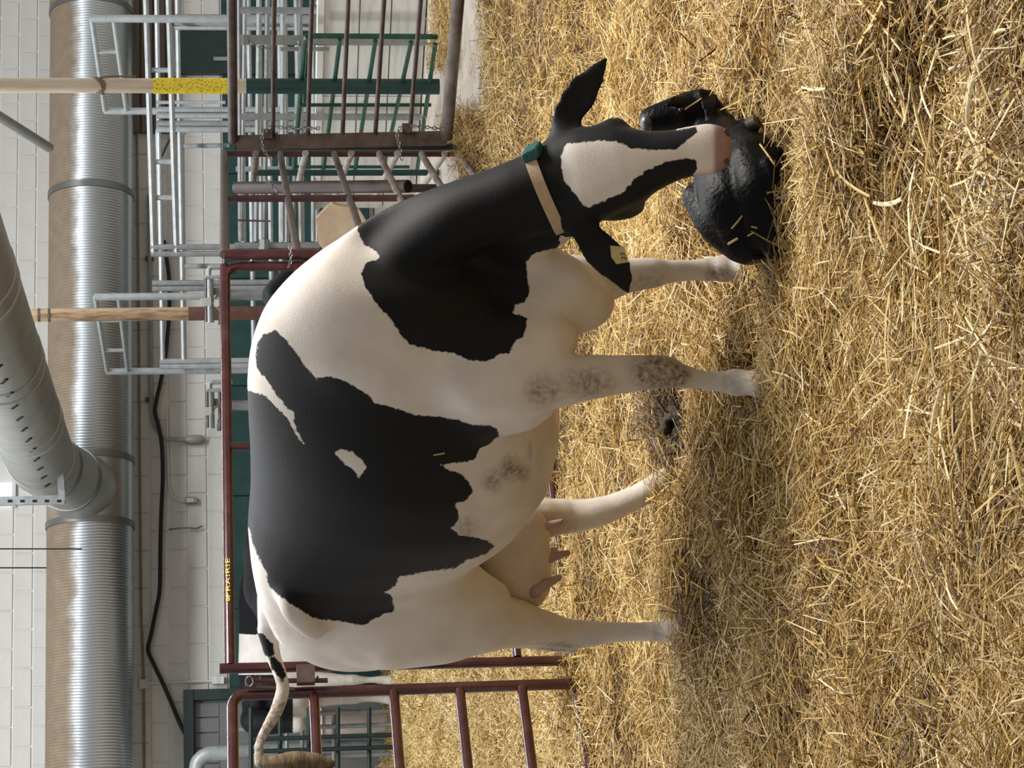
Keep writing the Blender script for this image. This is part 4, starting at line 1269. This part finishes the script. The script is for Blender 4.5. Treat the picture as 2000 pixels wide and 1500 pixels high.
# eyes, nostrils
for x, y, Y in ((1198, 243, 6.32), (1212, 402, 6.37)):
    e = MB(); ellipsoid(e, P(x, y, Y), Vector((.02, 0, 0)), Vector((0, .022, 0)), Vector((0, 0, .02)), 12); e.build('eye', M_EYE, cow)
for x, y, Y in ((1419, 259, 6.147), (1419, 315, 6.147)):
    e = MB(); ellipsoid(e, P(x, y, Y), Vector((.012, 0, .005)), Vector((0, .006, 0)), Vector((-.003, 0, .007)), 10); e.build('nostril', M_NOSTRIL, cow)
for x, y, Y in ((1493, 748, 6.57), (1468, 514, 6.79), (1363, 1224, 7.72), (1348, 917, 7.94)):
    c = P(x, y, Y); e = MB()
    for sd in (-1, 1):
        q = c + RT * (.027 * sd)
        e.tube([Vector((q.x, q.y, -.058)), Vector((q.x, q.y, -.03)), Vector((q.x, q.y, .0)) - HD * .012], [.042, .043, .034], 10)
    e.build('hoof', M_HOOF, cow)
sw = MB()
limb(sw, [(K(505, 1482, 7.97), .018), (K(530, 1490, 7.95), .026), (K(575, 1486, 7.94), .034), (K(615, 1487, 7.94), .030), (K(648, 1492, 7.94), .014)], n=10)
limb(sw, [(K(520, 1496, 7.96), .02), (K(580, 1504, 7.95), .04), (K(640, 1512, 7.95), .03)], n=10)
sw.build('tail_switch', M_SWITCH, cow)
# collar with its box
cl = MB()
ca_, cb2_ = P(1031, 289, 6.44), P(1094, 446, 6.43)
cc = (ca_ + cb2_) / 2
cu_ = (ca_ - cb2_).normalized()
cw_ = Vector((.10, -1, .30))
cw_ = (cw_ - cu_ * cw_.dot(cu_)).normalized()
axn = cw_.cross(cu_).normalized()
if axn.z > 0:
    axn = -axn
cring_ = ering(cc, cu_, cw_, (ca_ - cb2_).length / 2, .118, 36)
from mathutils.bvhtree import BVHTree
cow_tree = BVHTree.FromPolygons([tuple(v) for v in cow_V], [tuple(p.vertices) for p in cow.data.polygons])
nr2 = []
for p in cring_:
    d_ = (p - cc).normalized()
    h = cow_tree.ray_cast(cc, d_)
    hh = [h[3]] if h[0] else [(p - cc).length]
    nr2.append((d_, min(hh[0], (p - cc).length * 1.06)))
rad_ = [q[1] for q in nr2]
m_r = len(rad_)
nr2 = [cc + nr2[i][0] * min(.25 * rad_[i - 1] + .5 * rad_[i] + .25 * rad_[(i + 1) % m_r] + .003, rad_[i] + .005) for i in range(m_r)]
rings = []
for p in nr2:
    d_ = (p - cc).normalized()
    rings.append([p - axn * .017, p + axn * .017, p + axn * .017 + d_ * .006, p - axn * .017 + d_ * .006])
vs = [q for r in rings for q in r]; fs = []
nn = len(rings)
for i in range(nn):
    for j in range(4):
        fs.append((i * 4 + j, i * 4 + (j + 1) % 4, ((i + 1) % nn) * 4 + (j + 1) % 4, ((i + 1) % nn) * 4 + j))
cl.add(vs, fs)
col_ = cl.build('collar', M_STRAP, cow)
tx = MB()
tc_ = P(1040, 297, 6.37)
ua = (P(1030, 311, 6.33) - P(1047, 280, 6.40)).normalized()
tx.box(tc_, ua * .027, axn * .024, ua.cross(axn).normalized() * .016)
bxo = tx.build('transponder_box', M_TAGBOX, col_)
bv = bxo.modifiers.new('b', 'BEVEL'); bv.width = .006; bv.segments = 2
# ear tag
ta = [K(1192, 480, 6.285), K(1220, 482, 6.285), K(1228, 512, 6.27), K(1204, 516, 6.27), K(1194, 502, 6.275)]
etg = MB().prism(ta, Vector((.0, -.004, .001))).build('ear_tag', M_EARTAG, cow, smooth=False)
tdc = bpy.data.curves.new('tag_number', 'FONT'); tdc.body = '25'; tdc.size = .026; tdc.resolution_u = 2
to = bpy.data.objects.new('tag_src', tdc); COL.objects.link(to)
tm = bpy.data.meshes.new_from_object(to.evaluated_get(bpy.context.evaluated_depsgraph_get())); bpy.data.objects.remove(to)
ex = (ta[3] - ta[1]) * -1
q0 = ta[3].lerp(ta[2], .35) + Vector((0, -.0055, .0012))
exx = (ta[1] - ta[2]).normalized(); eyy = (ta[0] - ta[1]).normalized()
q0 = ta[2].lerp(ta[3], .12) + Vector((0, -.0058, .0012)) + exx * .006
MB().add([q0 + exx * v.co.x + eyy * v.co.y * .75 for v in tm.vertices], [tuple(p.vertices) for p in tm.polygons]).build('tag_number', M_TAGINK, etg, smooth=False)

# ---------------- the newborn calf, wet and black, lying under her nose
cb_ = MB()
def E(x, y, Y, ax, ay, az):
    ellipsoid(cb_, P(x, y, Y), Vector(ax), Vector(ay), Vector(az))
limb(cb_, [(K(1468, 455, 6.42), .100), (K(1452, 395, 6.44), .125), (K(1432, 340, 6.52), .115), (K(1418, 300, 6.66), .10), (K(1400, 265, 6.78), .075), (K(1380, 228, 6.84), .064)], n=20)
limb(cb_, [(K(1504, 445, 6.32), .072), (K(1492, 370, 6.32), .080), (K(1474, 312, 6.40), .075)], n=16)     # thigh folded along the belly
limb(cb_, [(K(1516, 482, 6.30), .045), (K(1522, 430, 6.26), .038), (K(1515, 370, 6.26), .030), (K(1500, 320, 6.28), .024)], n=12)
limb(cb_, [(K(1470, 300, 6.42), .06), (K(1450, 275, 6.5), .05), (K(1462, 250, 6.5), .03), (K(1475, 240, 6.5), .024)], n=12)
limb(cb_, [(K(1360, 385, 6.55), .045), (K(1400, 440, 6.48), .055), (K(1450, 480, 6.42), .055)], n=12)
# head: skull down-left, muzzle lifted
limb(cb_, [(K(1368, 216, 6.83), .068), (K(1342, 220, 6.83), .064), (K(1315, 224, 6.84), .053), (K(1290, 230, 6.85), .047), (K(1272, 234, 6.86), .042)], n=14)
limb(cb_, [(K(1382, 195, 6.80), .034), (K(1370, 184, 6.78), .02)], n=10)
ear(cb_, [(K(1330, 196, 6.80), .016), (K(1318, 200, 6.77), .022), (K(1300, 206, 6.75), .010)], Vector((0, -1, .3)), .008)
ear(cb_, [(K(1384, 185, 6.80), .018), (K(1386, 205, 6.74), .03), (K(1384, 232, 6.72), .012)], Vector((0, -1, .2)), .008)
M_WET = hide_mat('wet_black_calf_coat', dark=(0.0025, 0.0025, 0.0035))
b = M_WET.node_tree.nodes['Principled BSDF']
b.inputs['Roughness'].default_value = .42
b.inputs['Specular IOR Level'].default_value = .14
b.inputs['Sheen Weight'].default_value = .0
n4 = [n for n in M_WET.node_tree.nodes if n.type == 'BUMP'][0]; n4.inputs['Strength'].default_value = .45; n4.inputs['Distance'].default_value = .008
[n for n in M_WET.node_tree.nodes if n.type == 'TEX_NOISE'][-1].inputs['Scale'].default_value = 85
calf = voxel(cb_, 'newborn_calf', .008, 4, M_WET)
cv, cn = vcoords(calf)
put(calf, 'coat', np.full(len(cv), .06)); put(calf, 'dirt', np.zeros(len(cv))); put(calf, 'pink', np.zeros(len(cv)))
calf_V = cv
set_base(calf, Vector((.5, 6.45, 0)))
tag(calf, 'wet black newborn calf lying curled in the straw under the cow\'s nose', 'calf')
e = MB(); ellipsoid(e, K(1263, 240, 6.84), Vector((.030, 0, 0)), Vector((0, .028, 0)), Vector((0, 0, .020)), 12)
e.build('muzzle', mat('wet_grey_muzzle', (.09, .10, .12), .3, 0, (.03, .03, .036), 30), calf)
e = MB(); e.tube([K(1466, 246, 6.47), K(1480, 236, 6.45)], [.026, .020], 10); e.build('hoof', mat('wet_hoof', (.03, .027, .024), .25, 0, (.10, .09, .075), 25), calf)
e = MB(); ellipsoid(e, K(1330, 214, 6.775), Vector((.008, 0, 0)), Vector((0, .008, 0)), Vector((0, 0, .008)), 10); e.build('eye', M_EYE, calf)

# ---------------- herd mates beyond the pen
def herd(name, label, base, heading, scale, coat_polys, whole=None, vox=.022, headlow=0.0, lookat=False):
    hd = Vector((math.cos(heading), math.sin(heading), 0)); rt = Vector((hd.y, -hd.x, 0))
    b0 = Vector((base[0], base[1], 0)); m_ = MB()
    pr = [(s, zt, zb + .05, hw, zw, e1, e2) for s, zt, zb, hw, zw, e1, e2 in prof]
    loft(m_, [body_ring(b0, hd, rt, *q) for q in pr])
    c = lambda s, l, z: Vector((*(b0 + hd * s + rt * l).xy, z))
    for sd in (1, -1):
        ellipsoid(m_, c(1.44, .17 * sd, 1.10), hd * .17, rt * .115, Vector((0, 0, .30)))
        ellipsoid(m_, c(.20, .19 * sd, 1.0), hd * .25, rt * .12, Vector((0, 0, .32)))
        limb(m_, [(c(1.45, .16 * sd, .95), .10), (c(1.46, .16 * sd, .70), .075), (c(1.47, .16 * sd, .48), .055), (c(1.47, .16 * sd, .42), .058), (c(1.48, .16 * sd, .25), .033), (c(1.48, .16 * sd, .12), .045), (c(1.5, .16 * sd, .02), .055)])
        limb(m_, [(c(.2, .17 * sd, .95), .15), (c(.16, .17 * sd, .75), .09), (c(.05, .17 * sd, .56), .062), (c(.03, .17 * sd, .48), .052), (c(.06, .17 * sd, .28), .036), (c(.08, .17 * sd, .12), .046), (c(.12, .17 * sd, .02), .055)])
    limb(m_, [(c(-.02, 0, 1.40), .045), (c(-.16, 0, 1.30), .04), (c(-.20, 0, 1.0), .03), (c(-.19, 0, .6), .045), (c(-.18, 0, .45), .03)])
    if lookat:
        N_ = c(1.74, 0, 1.34)
        limb(m_, [(c(1.6, 0, 1.3), .18), (N_, .14), (N_ + Vector((-.04, -.10, .02)), .125), (N_ + Vector((-.05, -.18, -.14)), .105), (N_ + Vector((-.06, -.24, -.32)), .08), (N_ + Vector((-.06, -.26, -.40)), .075)])
        for sd in (1, -1):
            ear(m_, [(N_ + Vector((.10 * sd - .04, -.08, .03)), .03), (N_ + Vector((.19 * sd - .04, -.08, .0)), .055), (N_ + Vector((.28 * sd - .04, -.08, -.06)), .012)], Vector((0, -1, .2)), .014)
    else:
      limb(m_, [(c(1.55, 0, 1.22), .22), (c(1.80, 0, 1.28 - headlow * .4), .15), (c(2.02, 0, 1.33 - headlow), .11)])
      limb(m_, [(c(2.02, 0, 1.38 - headlow), .11), (c(2.15, 0, 1.26 - headlow), .10), (c(2.28, 0, 1.08 - headlow), .07), (c(2.36, 0, .98 - headlow), .062)])
    for sd in (() if lookat else (1, -1)):
        ear(m_, [(c(2.02, .09 * sd, 1.42 - headlow), .03), (c(2.0, .17 * sd, 1.41 - headlow), .055), (c(1.99, .27 * sd, 1.36 - headlow), .012)], Vector((hd.x, hd.y, .2)), .014)
    if scale != 1:
        m_.v = [(b0.x + (q[0] - b0.x) * scale, b0.y + (q[1] - b0.y) * scale, q[2] * scale) for q in m_.v]
    o = voxel(m_, name, vox, 4, hide_mat(name + '_hide'))
    o.name = name
    v_, n_ = vcoords(o)
    p_ = proj_np(v_)
    if whole is not None:
        ct = np.full(len(v_), whole)
    else:
        ct = np.full(len(v_), -40.0)
        for pl in coat_polys:
            ct = np.maximum(ct, sdf(p_, pl))
    put(o, 'coat', ct / 200.0); put(o, 'dirt', np.where(v_[:, 2] < .5, .35, .0)); put(o, 'pink', np.zeros(len(v_)))
    set_base(o, b0)
    return tag(o, label, 'cow')
# black-and-white one facing the gate, its forelegs seen between the two red uprights
hA = math.radians(222)
f0 = P(700, 1346, 22.0)
herd('herd_cow', 'black-headed white cow standing far beyond the gate, seen past the raised tail', (f0.x - math.cos(hA) * 1.47, f0.y - math.sin(hA) * 1.47), hA, 1, [
    [(440, 900), (440, 1236), (500, 1240), (520, 1225), (560, 1215), (600, 1180), (600, 900)], [(440, 1318), (440, 1500), (572, 1500), (572, 1352), (552, 1318)]], lookat=True)
herd('herd_cow', 'black cow far off, its back a dark strip just over the mother\'s rump', (P(600, 1100, 20.0).x + .24, 20.66), math.radians(250), .97, [], whole=40.0, headlow=.5)
herd('herd_cow', 'black cow whose dark poll shows over the red rail behind the white withers', (-1.22, 14.9), math.radians(4), .9, [], whole=40.0)

# ------------------------------------------------------------------ straw bedding
def hgt_np(x, y):
    h = .036 * np.sin(x * 2.1 + y * .9 + .6) + .032 * np.sin(x * 1.1 - y * 1.7 + 2.0) + .022 * np.sin(x * 5.3 + y * 3.1) + .020 * np.sin(x * 3.7 - y * 6.1 + 1.0) + .013 * np.sin(x * 9.1 + y * 7.3 + .5)
    def bump(cx, cy, rx, ry, a):
        return a * np.exp(-((x - cx) / rx) ** 2 - ((y - cy) / ry) ** 2)
    for b in BUMPS:
        h = h + bump(*b)
    h = np.where(h < 0, .045 * np.tanh(h / .045), h)
    return h * np.clip((y - 3.2) / 1.2, .3, 1.0)
def gp(x, y):
    g = G(x, y)
    return g.x, g.y
def bmp(x, y, rx, ry, a):
    gx, gy = gp(x, y)
    return (gx, gy, rx, ry, a)
BUMPS = [bmp(1478, 748, .10, .10, .035), bmp(1345, 1225, .13, .14, .075), bmp(1320, 925, .10, .12, .05), bmp(1455, 515, .08, .08, .03), bmp(1335, 825, .16, .30, -.09), bmp(1370, 1170, .18, .3, -.07), bmp(1470, 590, .16, .2, -.06), bmp(1700, 380, .30, .5, .07), bmp(1580, 1000, .5, .3, .03), bmp(1850, 900, .4, .3, -.04),
         bmp(1560, 500, .10, .12, -.03), bmp(990, 90, .35, .6, .05), bmp(1180, 900, .5, .8, .03), bmp(1870, 60, .2, .2, -.08), bmp(1120, 1420, .3, .4, .03)]
# pen edge on the right: bedding ends short of the concrete strip under the brown gate
EDGE = [gp(925, -80), gp(930, 60), gp(938, 150), gp(940, 190), gp(905, 255), gp(915, 300), gp(880, 330), gp(885, 420)]
EX = np.array([e[0] for e in EDGE][::-1]); EYv = np.array([e[1] for e in EDGE][::-1])
def in_bed(x, y):
    far = np.interp(x, EX, EYv)
    far = np.where(x < EX[0], 24.0, far)
    # left of the pen: the lane beyond the gate is bedded as far as the herd
    return y < far
def far_level(x, y):
    return -.004 * np.clip(y - 10, 0, 20)
def height(x, y):
    k = np.clip((y - 9.6) / 1.2, 0, 1)
    return hgt_np(x, y) * (1 - k * .75) + k * (-.0)
def straw_mat(name, shade=1.0):
    m = bpy.data.materials.new(name)
    m.use_nodes = True
    nt = m.node_tree
    b = nt.nodes['Principled BSDF']
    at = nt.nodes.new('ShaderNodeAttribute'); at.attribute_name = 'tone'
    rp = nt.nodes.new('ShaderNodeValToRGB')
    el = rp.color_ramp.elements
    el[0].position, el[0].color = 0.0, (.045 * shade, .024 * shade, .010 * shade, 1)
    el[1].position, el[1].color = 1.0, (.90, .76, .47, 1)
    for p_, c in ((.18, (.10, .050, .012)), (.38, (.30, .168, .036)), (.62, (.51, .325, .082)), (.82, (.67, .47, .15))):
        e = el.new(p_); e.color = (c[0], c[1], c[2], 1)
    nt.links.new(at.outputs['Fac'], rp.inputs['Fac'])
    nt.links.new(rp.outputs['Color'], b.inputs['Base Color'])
    b.inputs['Roughness'].default_value = .42
    b.inputs['Specular IOR Level'].default_value = .45
    return m
M_STRAW = straw_mat('straw')
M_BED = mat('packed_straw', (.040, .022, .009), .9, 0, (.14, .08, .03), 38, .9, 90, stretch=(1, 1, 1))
# packed bed surface
nx, ny = 110, 260
xs = np.linspace(-1, 1, nx); ys = np.concatenate([np.linspace(3.3, 11, 180), np.linspace(11.1, 24, 80)])
Xg = np.zeros((ny, nx)); Yg = np.repeat(ys[:, None], nx, 1)
for i, y in enumerate(ys):
    Xg[i] = xs * (.169 * y + 1.0)
ok = in_bed(Xg, Yg)
Zg = height(Xg, Yg) - .035
Zg = np.where(Zg < -.058, -.058 + 0 * Zg, Zg)
vid = np.arange(nx * ny).reshape(ny, nx)
fs = []
for i in range(ny - 1):
    for j in range(nx - 1):
        if ok[i, j] and ok[i + 1, j] and ok[i, j + 1] and ok[i + 1, j + 1]:
            fs.append((vid[i, j], vid[i, j + 1], vid[i + 1, j + 1], vid[i + 1, j]))
me = bpy.data.meshes.new('straw_bedding')
me.from_pydata(np.stack([Xg.ravel(), Yg.ravel(), Zg.ravel()], 1).tolist(), [], [tuple(int(q) for q in f) for f in fs])
me.polygons.foreach_set('use_smooth', [True] * len(me.polygons))
me.materials.append(M_BED)
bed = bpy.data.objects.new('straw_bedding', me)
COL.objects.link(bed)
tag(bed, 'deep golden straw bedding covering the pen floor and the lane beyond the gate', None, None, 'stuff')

def stalks(name, n, sampler, lmin, lmax, wmin, wmax, tilt, lift, tone0, segs=2, flow=0.0, free=False):
    x, y = sampler(n)
    keep = in_bed(x, y) | free
    x, y = x[keep], y[keep]
    n = len(x)
    L = lmin + (lmax - lmin) * rng.beta(1.3, 3.2, n)
    W = rng.uniform(wmin, wmax, n) * np.where(rng.random(n) < .06, 1.7, 1.0)
    yaw = rng.uniform(0, 2 * np.pi, n)
    # clumps lie roughly alike
    fl = np.sin(x * 3.1 + 1.3 * np.sin(y * 2.3)) * 1.4 + np.cos(y * 2.7 + x) * 1.1
    yaw = np.where(rng.random(n) < flow, fl + rng.normal(0, .35, n), yaw)
    pt = rng.normal(0, tilt, n)
    z = height(x, y) + lift[0] + (lift[1] - lift[0]) * rng.random(n) ** 1.3
    d = np.stack([np.cos(yaw) * np.cos(pt), np.sin(yaw) * np.cos(pt), np.sin(pt)], 1)
    a = np.stack([-np.sin(yaw), np.cos(yaw), np.zeros(n)], 1)
    roll = rng.uniform(-.9, .9, n)
    up = np.cross(d, a)
    a, up = a * np.cos(roll)[:, None] + up * np.sin(roll)[:, None], up * np.cos(roll)[:, None] - a * np.sin(roll)[:, None]
    up = np.where(up[:, 2:3] < 0, -up, up)
    c = np.stack([x, y, z], 1)
    bend = rng.normal(0, .028, n)[:, None] * L[:, None]
    sag = rng.normal(0, .03, n)[:, None] * L[:, None]
    nr = segs + 1
    verts = np.empty((n, nr, 3, 3))
    for k in range(nr):
        t = k / segs - .5
        ctr = c + d * (L * t)[:, None] + a * bend * (1 - (2 * t) ** 2) + np.array([0, 0, 1.0]) * sag * (1 - (2 * t) ** 2)
        w_ = (W * (1.0 if k not in (0, segs) else .8))[:, None] * .5
        verts[:, k, 0] = ctr - a * w_
        verts[:, k, 1] = ctr + up * w_ * .75
        verts[:, k, 2] = ctr + a * w_
    verts[:, :, :, 2] = np.maximum(verts[:, :, :, 2], -.056)
    nv = nr * 3
    base = (np.arange(n) * nv)[:, None, None]
    q = []
    for k in range(segs):
        for j in range(2):
            q.append([k * 3 + j, k * 3 + j + 1, (k + 1) * 3 + j + 1, (k + 1) * 3 + j])
    quads = (np.array(q)[None] + base).reshape(-1, 4)
    me = bpy.data.meshes.new(name)
    me.vertices.add(n * nv)
    me.vertices.foreach_set('co', verts.reshape(-1).astype(np.float32))
    me.loops.add(quads.size)
    me.loops.foreach_set('vertex_index', quads.reshape(-1).astype(np.int32))
    me.polygons.add(len(quads))
    me.polygons.foreach_set('loop_start', np.arange(0, quads.size, 4, dtype=np.int32))
    tone = np.clip(tone0 + rng.normal(0, .20, n) + .10 * np.sin(x * 4 + y * 2.2) * np.cos(y * 3.1), .03, 1)
    tone = tone - np.clip((height(x, y) + lift[0] + .5 * (lift[1] - lift[0]) - z) / max(1e-6, lift[1] - lift[0]), 0, 1) * .42  # deeper stalks darkened: shadow under the top layer painted into their tone
    for sx_, sy_, r, am in STAIN_SHADE:
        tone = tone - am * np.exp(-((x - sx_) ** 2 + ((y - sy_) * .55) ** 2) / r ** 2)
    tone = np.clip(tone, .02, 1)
    at = me.attributes.new('tone', 'FLOAT', 'POINT')
    at.data.foreach_set('value', np.repeat(tone, nv).astype(np.float32))
    me.update(calc_edges=True)
    me.validate()
    me.materials.append(M_STRAW)
    o = bpy.data.objects.new(name, me)
    COL.objects.link(o)
    o.parent = bed
    o['kind'] = 'stuff'
    return o
def dark_spot(x, y, r, a):
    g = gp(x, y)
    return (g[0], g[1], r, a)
STAIN_SHADE = [dark_spot(1330, 820, .12, .60), dark_spot(1345, 868, .09, .45), dark_spot(1370, 1170, .12, .40), dark_spot(1500, 570, .10, .3), dark_spot(1380, 420, .10, .15), dark_spot(1930, 950, .12, .15)]  # manure stains, plus shade of hollows painted into the straw tone
# keep stalks out of the animals: cells of a coarse grid that a leg or the calf fills
CELL = .02
occ = set()
for arr in (cow_V[cow_V[:, 2] < .35], calf_V[calf_V[:, 2] < .5]):
    for cx, cy, cz in np.unique(np.floor(arr / CELL).astype(int), axis=0):
        occ.add((cx, cy))
def clear_of(x, y):
    ix, iy = np.floor(x / CELL).astype(int), np.floor(y / CELL).astype(int)
    return np.array([(a, b) not in occ for a, b in zip(ix, iy)])
def wedge(y0, y1, pw=1.0, side=.25, clear=True):
    def f(n):
        u = rng.random(n)
        y = (y0 ** (1 - pw) + u * (y1 ** (1 - pw) - y0 ** (1 - pw))) ** (1 / (1 - pw)) if abs(pw - 1) > 1e-6 else y0 * (y1 / y0) ** u
        x = rng.uniform(-1, 1, n) * (.169 * y + side)
        if clear:
            k = clear_of(x, y)
            x, y = x[k], y[k]
        return x, y
    return f
NS = STRAW_SCALE
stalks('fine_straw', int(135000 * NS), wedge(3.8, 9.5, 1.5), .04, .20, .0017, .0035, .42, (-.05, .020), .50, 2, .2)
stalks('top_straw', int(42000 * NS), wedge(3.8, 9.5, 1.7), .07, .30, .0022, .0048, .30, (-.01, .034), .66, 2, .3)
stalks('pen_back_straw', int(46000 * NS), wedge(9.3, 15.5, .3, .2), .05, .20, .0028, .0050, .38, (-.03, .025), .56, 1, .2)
def margins(n):
    y = rng.uniform(3.6, 13.0, n)
    x = (.169 * y + .2 + rng.random(n) * .75) * np.where(rng.random(n) < .5, -1, 1)
    return x, y
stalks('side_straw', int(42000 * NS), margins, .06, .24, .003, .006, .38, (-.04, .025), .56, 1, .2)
def lane(n):
    y = rng.uniform(9.8, 23.5, n)
    x = -.169 * y + rng.random(n) * (.4 + .055 * y) - .15
    return x, y
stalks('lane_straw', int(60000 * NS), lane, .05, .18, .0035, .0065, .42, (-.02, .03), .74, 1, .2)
def clump(n):
    x, y = gp(1880, 300)
    return x + rng.normal(0, .45, n), y + rng.normal(0, .30, n)
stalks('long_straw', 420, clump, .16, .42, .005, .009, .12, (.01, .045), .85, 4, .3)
def aisle(n):
    px_ = rng.uniform(844, 884, n) + rng.normal(0, 3, n); py_ = rng.uniform(-40, 135, n)
    q = [gp(a, b) for a, b in zip(px_, py_)]
    return np.array([p[0] for p in q]), np.array([p[1] for p in q])
stalks('aisle_straw', 2600, aisle, .05, .20, .003, .006, .3, (-.055, .03), .55, 1, 0, True)
def scatter(n):
    px_ = rng.uniform(880, 940, n); py_ = rng.uniform(-20, 330, n)
    q = [gp(a, b) for a, b in zip(px_, py_)]
    return np.array([p[0] for p in q]), np.array([p[1] for p in q])
stalks('scattered_straw', 160, scatter, .08, .26, .003, .005, .06, (-.056, -.05), .6, 1, 0, True)
def heap(n):
    q = [gp(905 + a, 262 + b) for a, b in zip(rng.normal(0, 14, n), rng.normal(0, 26, n))]
    return np.array([p[0] for p in q]), np.array([p[1] for p in q])
stalks('heap_straw', 2500, heap, .06, .22, .003, .005, .45, (-.05, .10), .45, 1, 0, True)
# a few loose stalks on the animals
M_LOOSE = mat('single_straw', (.72, .55, .26), .5, 0, (.58, .40, .15), 30)
calf_tree = BVHTree.FromPolygons([tuple(v) for v in calf_V], [tuple(p.vertices) for p in calf.data.polygons])
def loose(label, tree, p, q, wd=.0045, cat='straw'):
    """a stalk lying on an animal between two photo points"""
    pts = []
    for k in range(5):
        t = k / 4
        d = ray(p[0] + (q[0] - p[0]) * t, p[1] + (q[1] - p[1]) * t)
        h = tree.ray_cast(EYE, d.normalized())
        if h[0]:
            pts.append(h[0] + h[1] * .003)
    if len(pts) > 2:
        return tag(MB().tube(pts, wd * .5, 5).build('straw_stalk', M_LOOSE), label, cat)
loose('single pale straw stalk stuck on the black flank of the cow', cow_tree, (846, 888), (868, 884))
loose('straw stalk on the calf\'s back, the longest one, slanting mid-body', calf_tree, (1430, 446), (1451, 421), .006)
loose('orange-brown straw flake low on the calf\'s rump', calf_tree, (1424, 476), (1442, 465), .008)
loose('pale straw stalk on the calf nearest the foreground straw', calf_tree, (1484, 283), (1512, 322), .006)
loose('short white straw bit on the calf\'s rump, upper one of two', calf_tree, (1469, 442), (1480, 445), .005)
loose('short white straw bit on the calf\'s rump, lower one of two', calf_tree, (1462, 460), (1474, 453), .005)
loose('thin straw on the calf\'s raised head, toward its ear', calf_tree, (1337, 214), (1371, 193), .006)
# trodden dung clods in the bedding
M_DUNG = mat('trodden_manure', (.012, .008, .005), .85, 0, (.055, .036, .016), 30, .8, 70)
def clod(label, x, y, sx, sy, sz):
    c = G(x, y, .0)
    m_ = MB()
    r_ = random.Random(int(x))
    for k in range(70):
        a_, d_ = r_.uniform(0, 6.283), r_.random() ** .6
        q = c + Vector((math.cos(a_) * d_ * sx, math.sin(a_) * d_ * sy, r_.uniform(-.03, sz * (1.1 - d_))))
        s1 = r_.uniform(.010, .024)
        ellipsoid(m_, q, Vector((s1 * r_.uniform(.8, 1.6), s1 * r_.uniform(-.6, .6), 0)), Vector((0, s1 * 1.4, s1 * r_.uniform(-.4, .4))), Vector((0, 0, s1 * r_.uniform(.6, 1.1))), 8)
    o = voxel(m_, 'manure_clod', .006, 1, M_DUNG)
    set_base(o, Vector((c.x, c.y, -.05)))
    return tag(o, label, 'manure')
clod('dark manure clod in the straw just behind the near front leg', 1318, 826, .075, .13, .055)
def clod_straw(n):
    q = [gp(1318 + a, 826 + b) for a, b in zip(rng.normal(0, 26, n), rng.normal(0, 40, n))]
    return np.array([p[0] for p in q]), np.array([p[1] for p in q])
STAIN_SHADE = STAIN_SHADE + [dark_spot(1318, 826, .16, .5)]
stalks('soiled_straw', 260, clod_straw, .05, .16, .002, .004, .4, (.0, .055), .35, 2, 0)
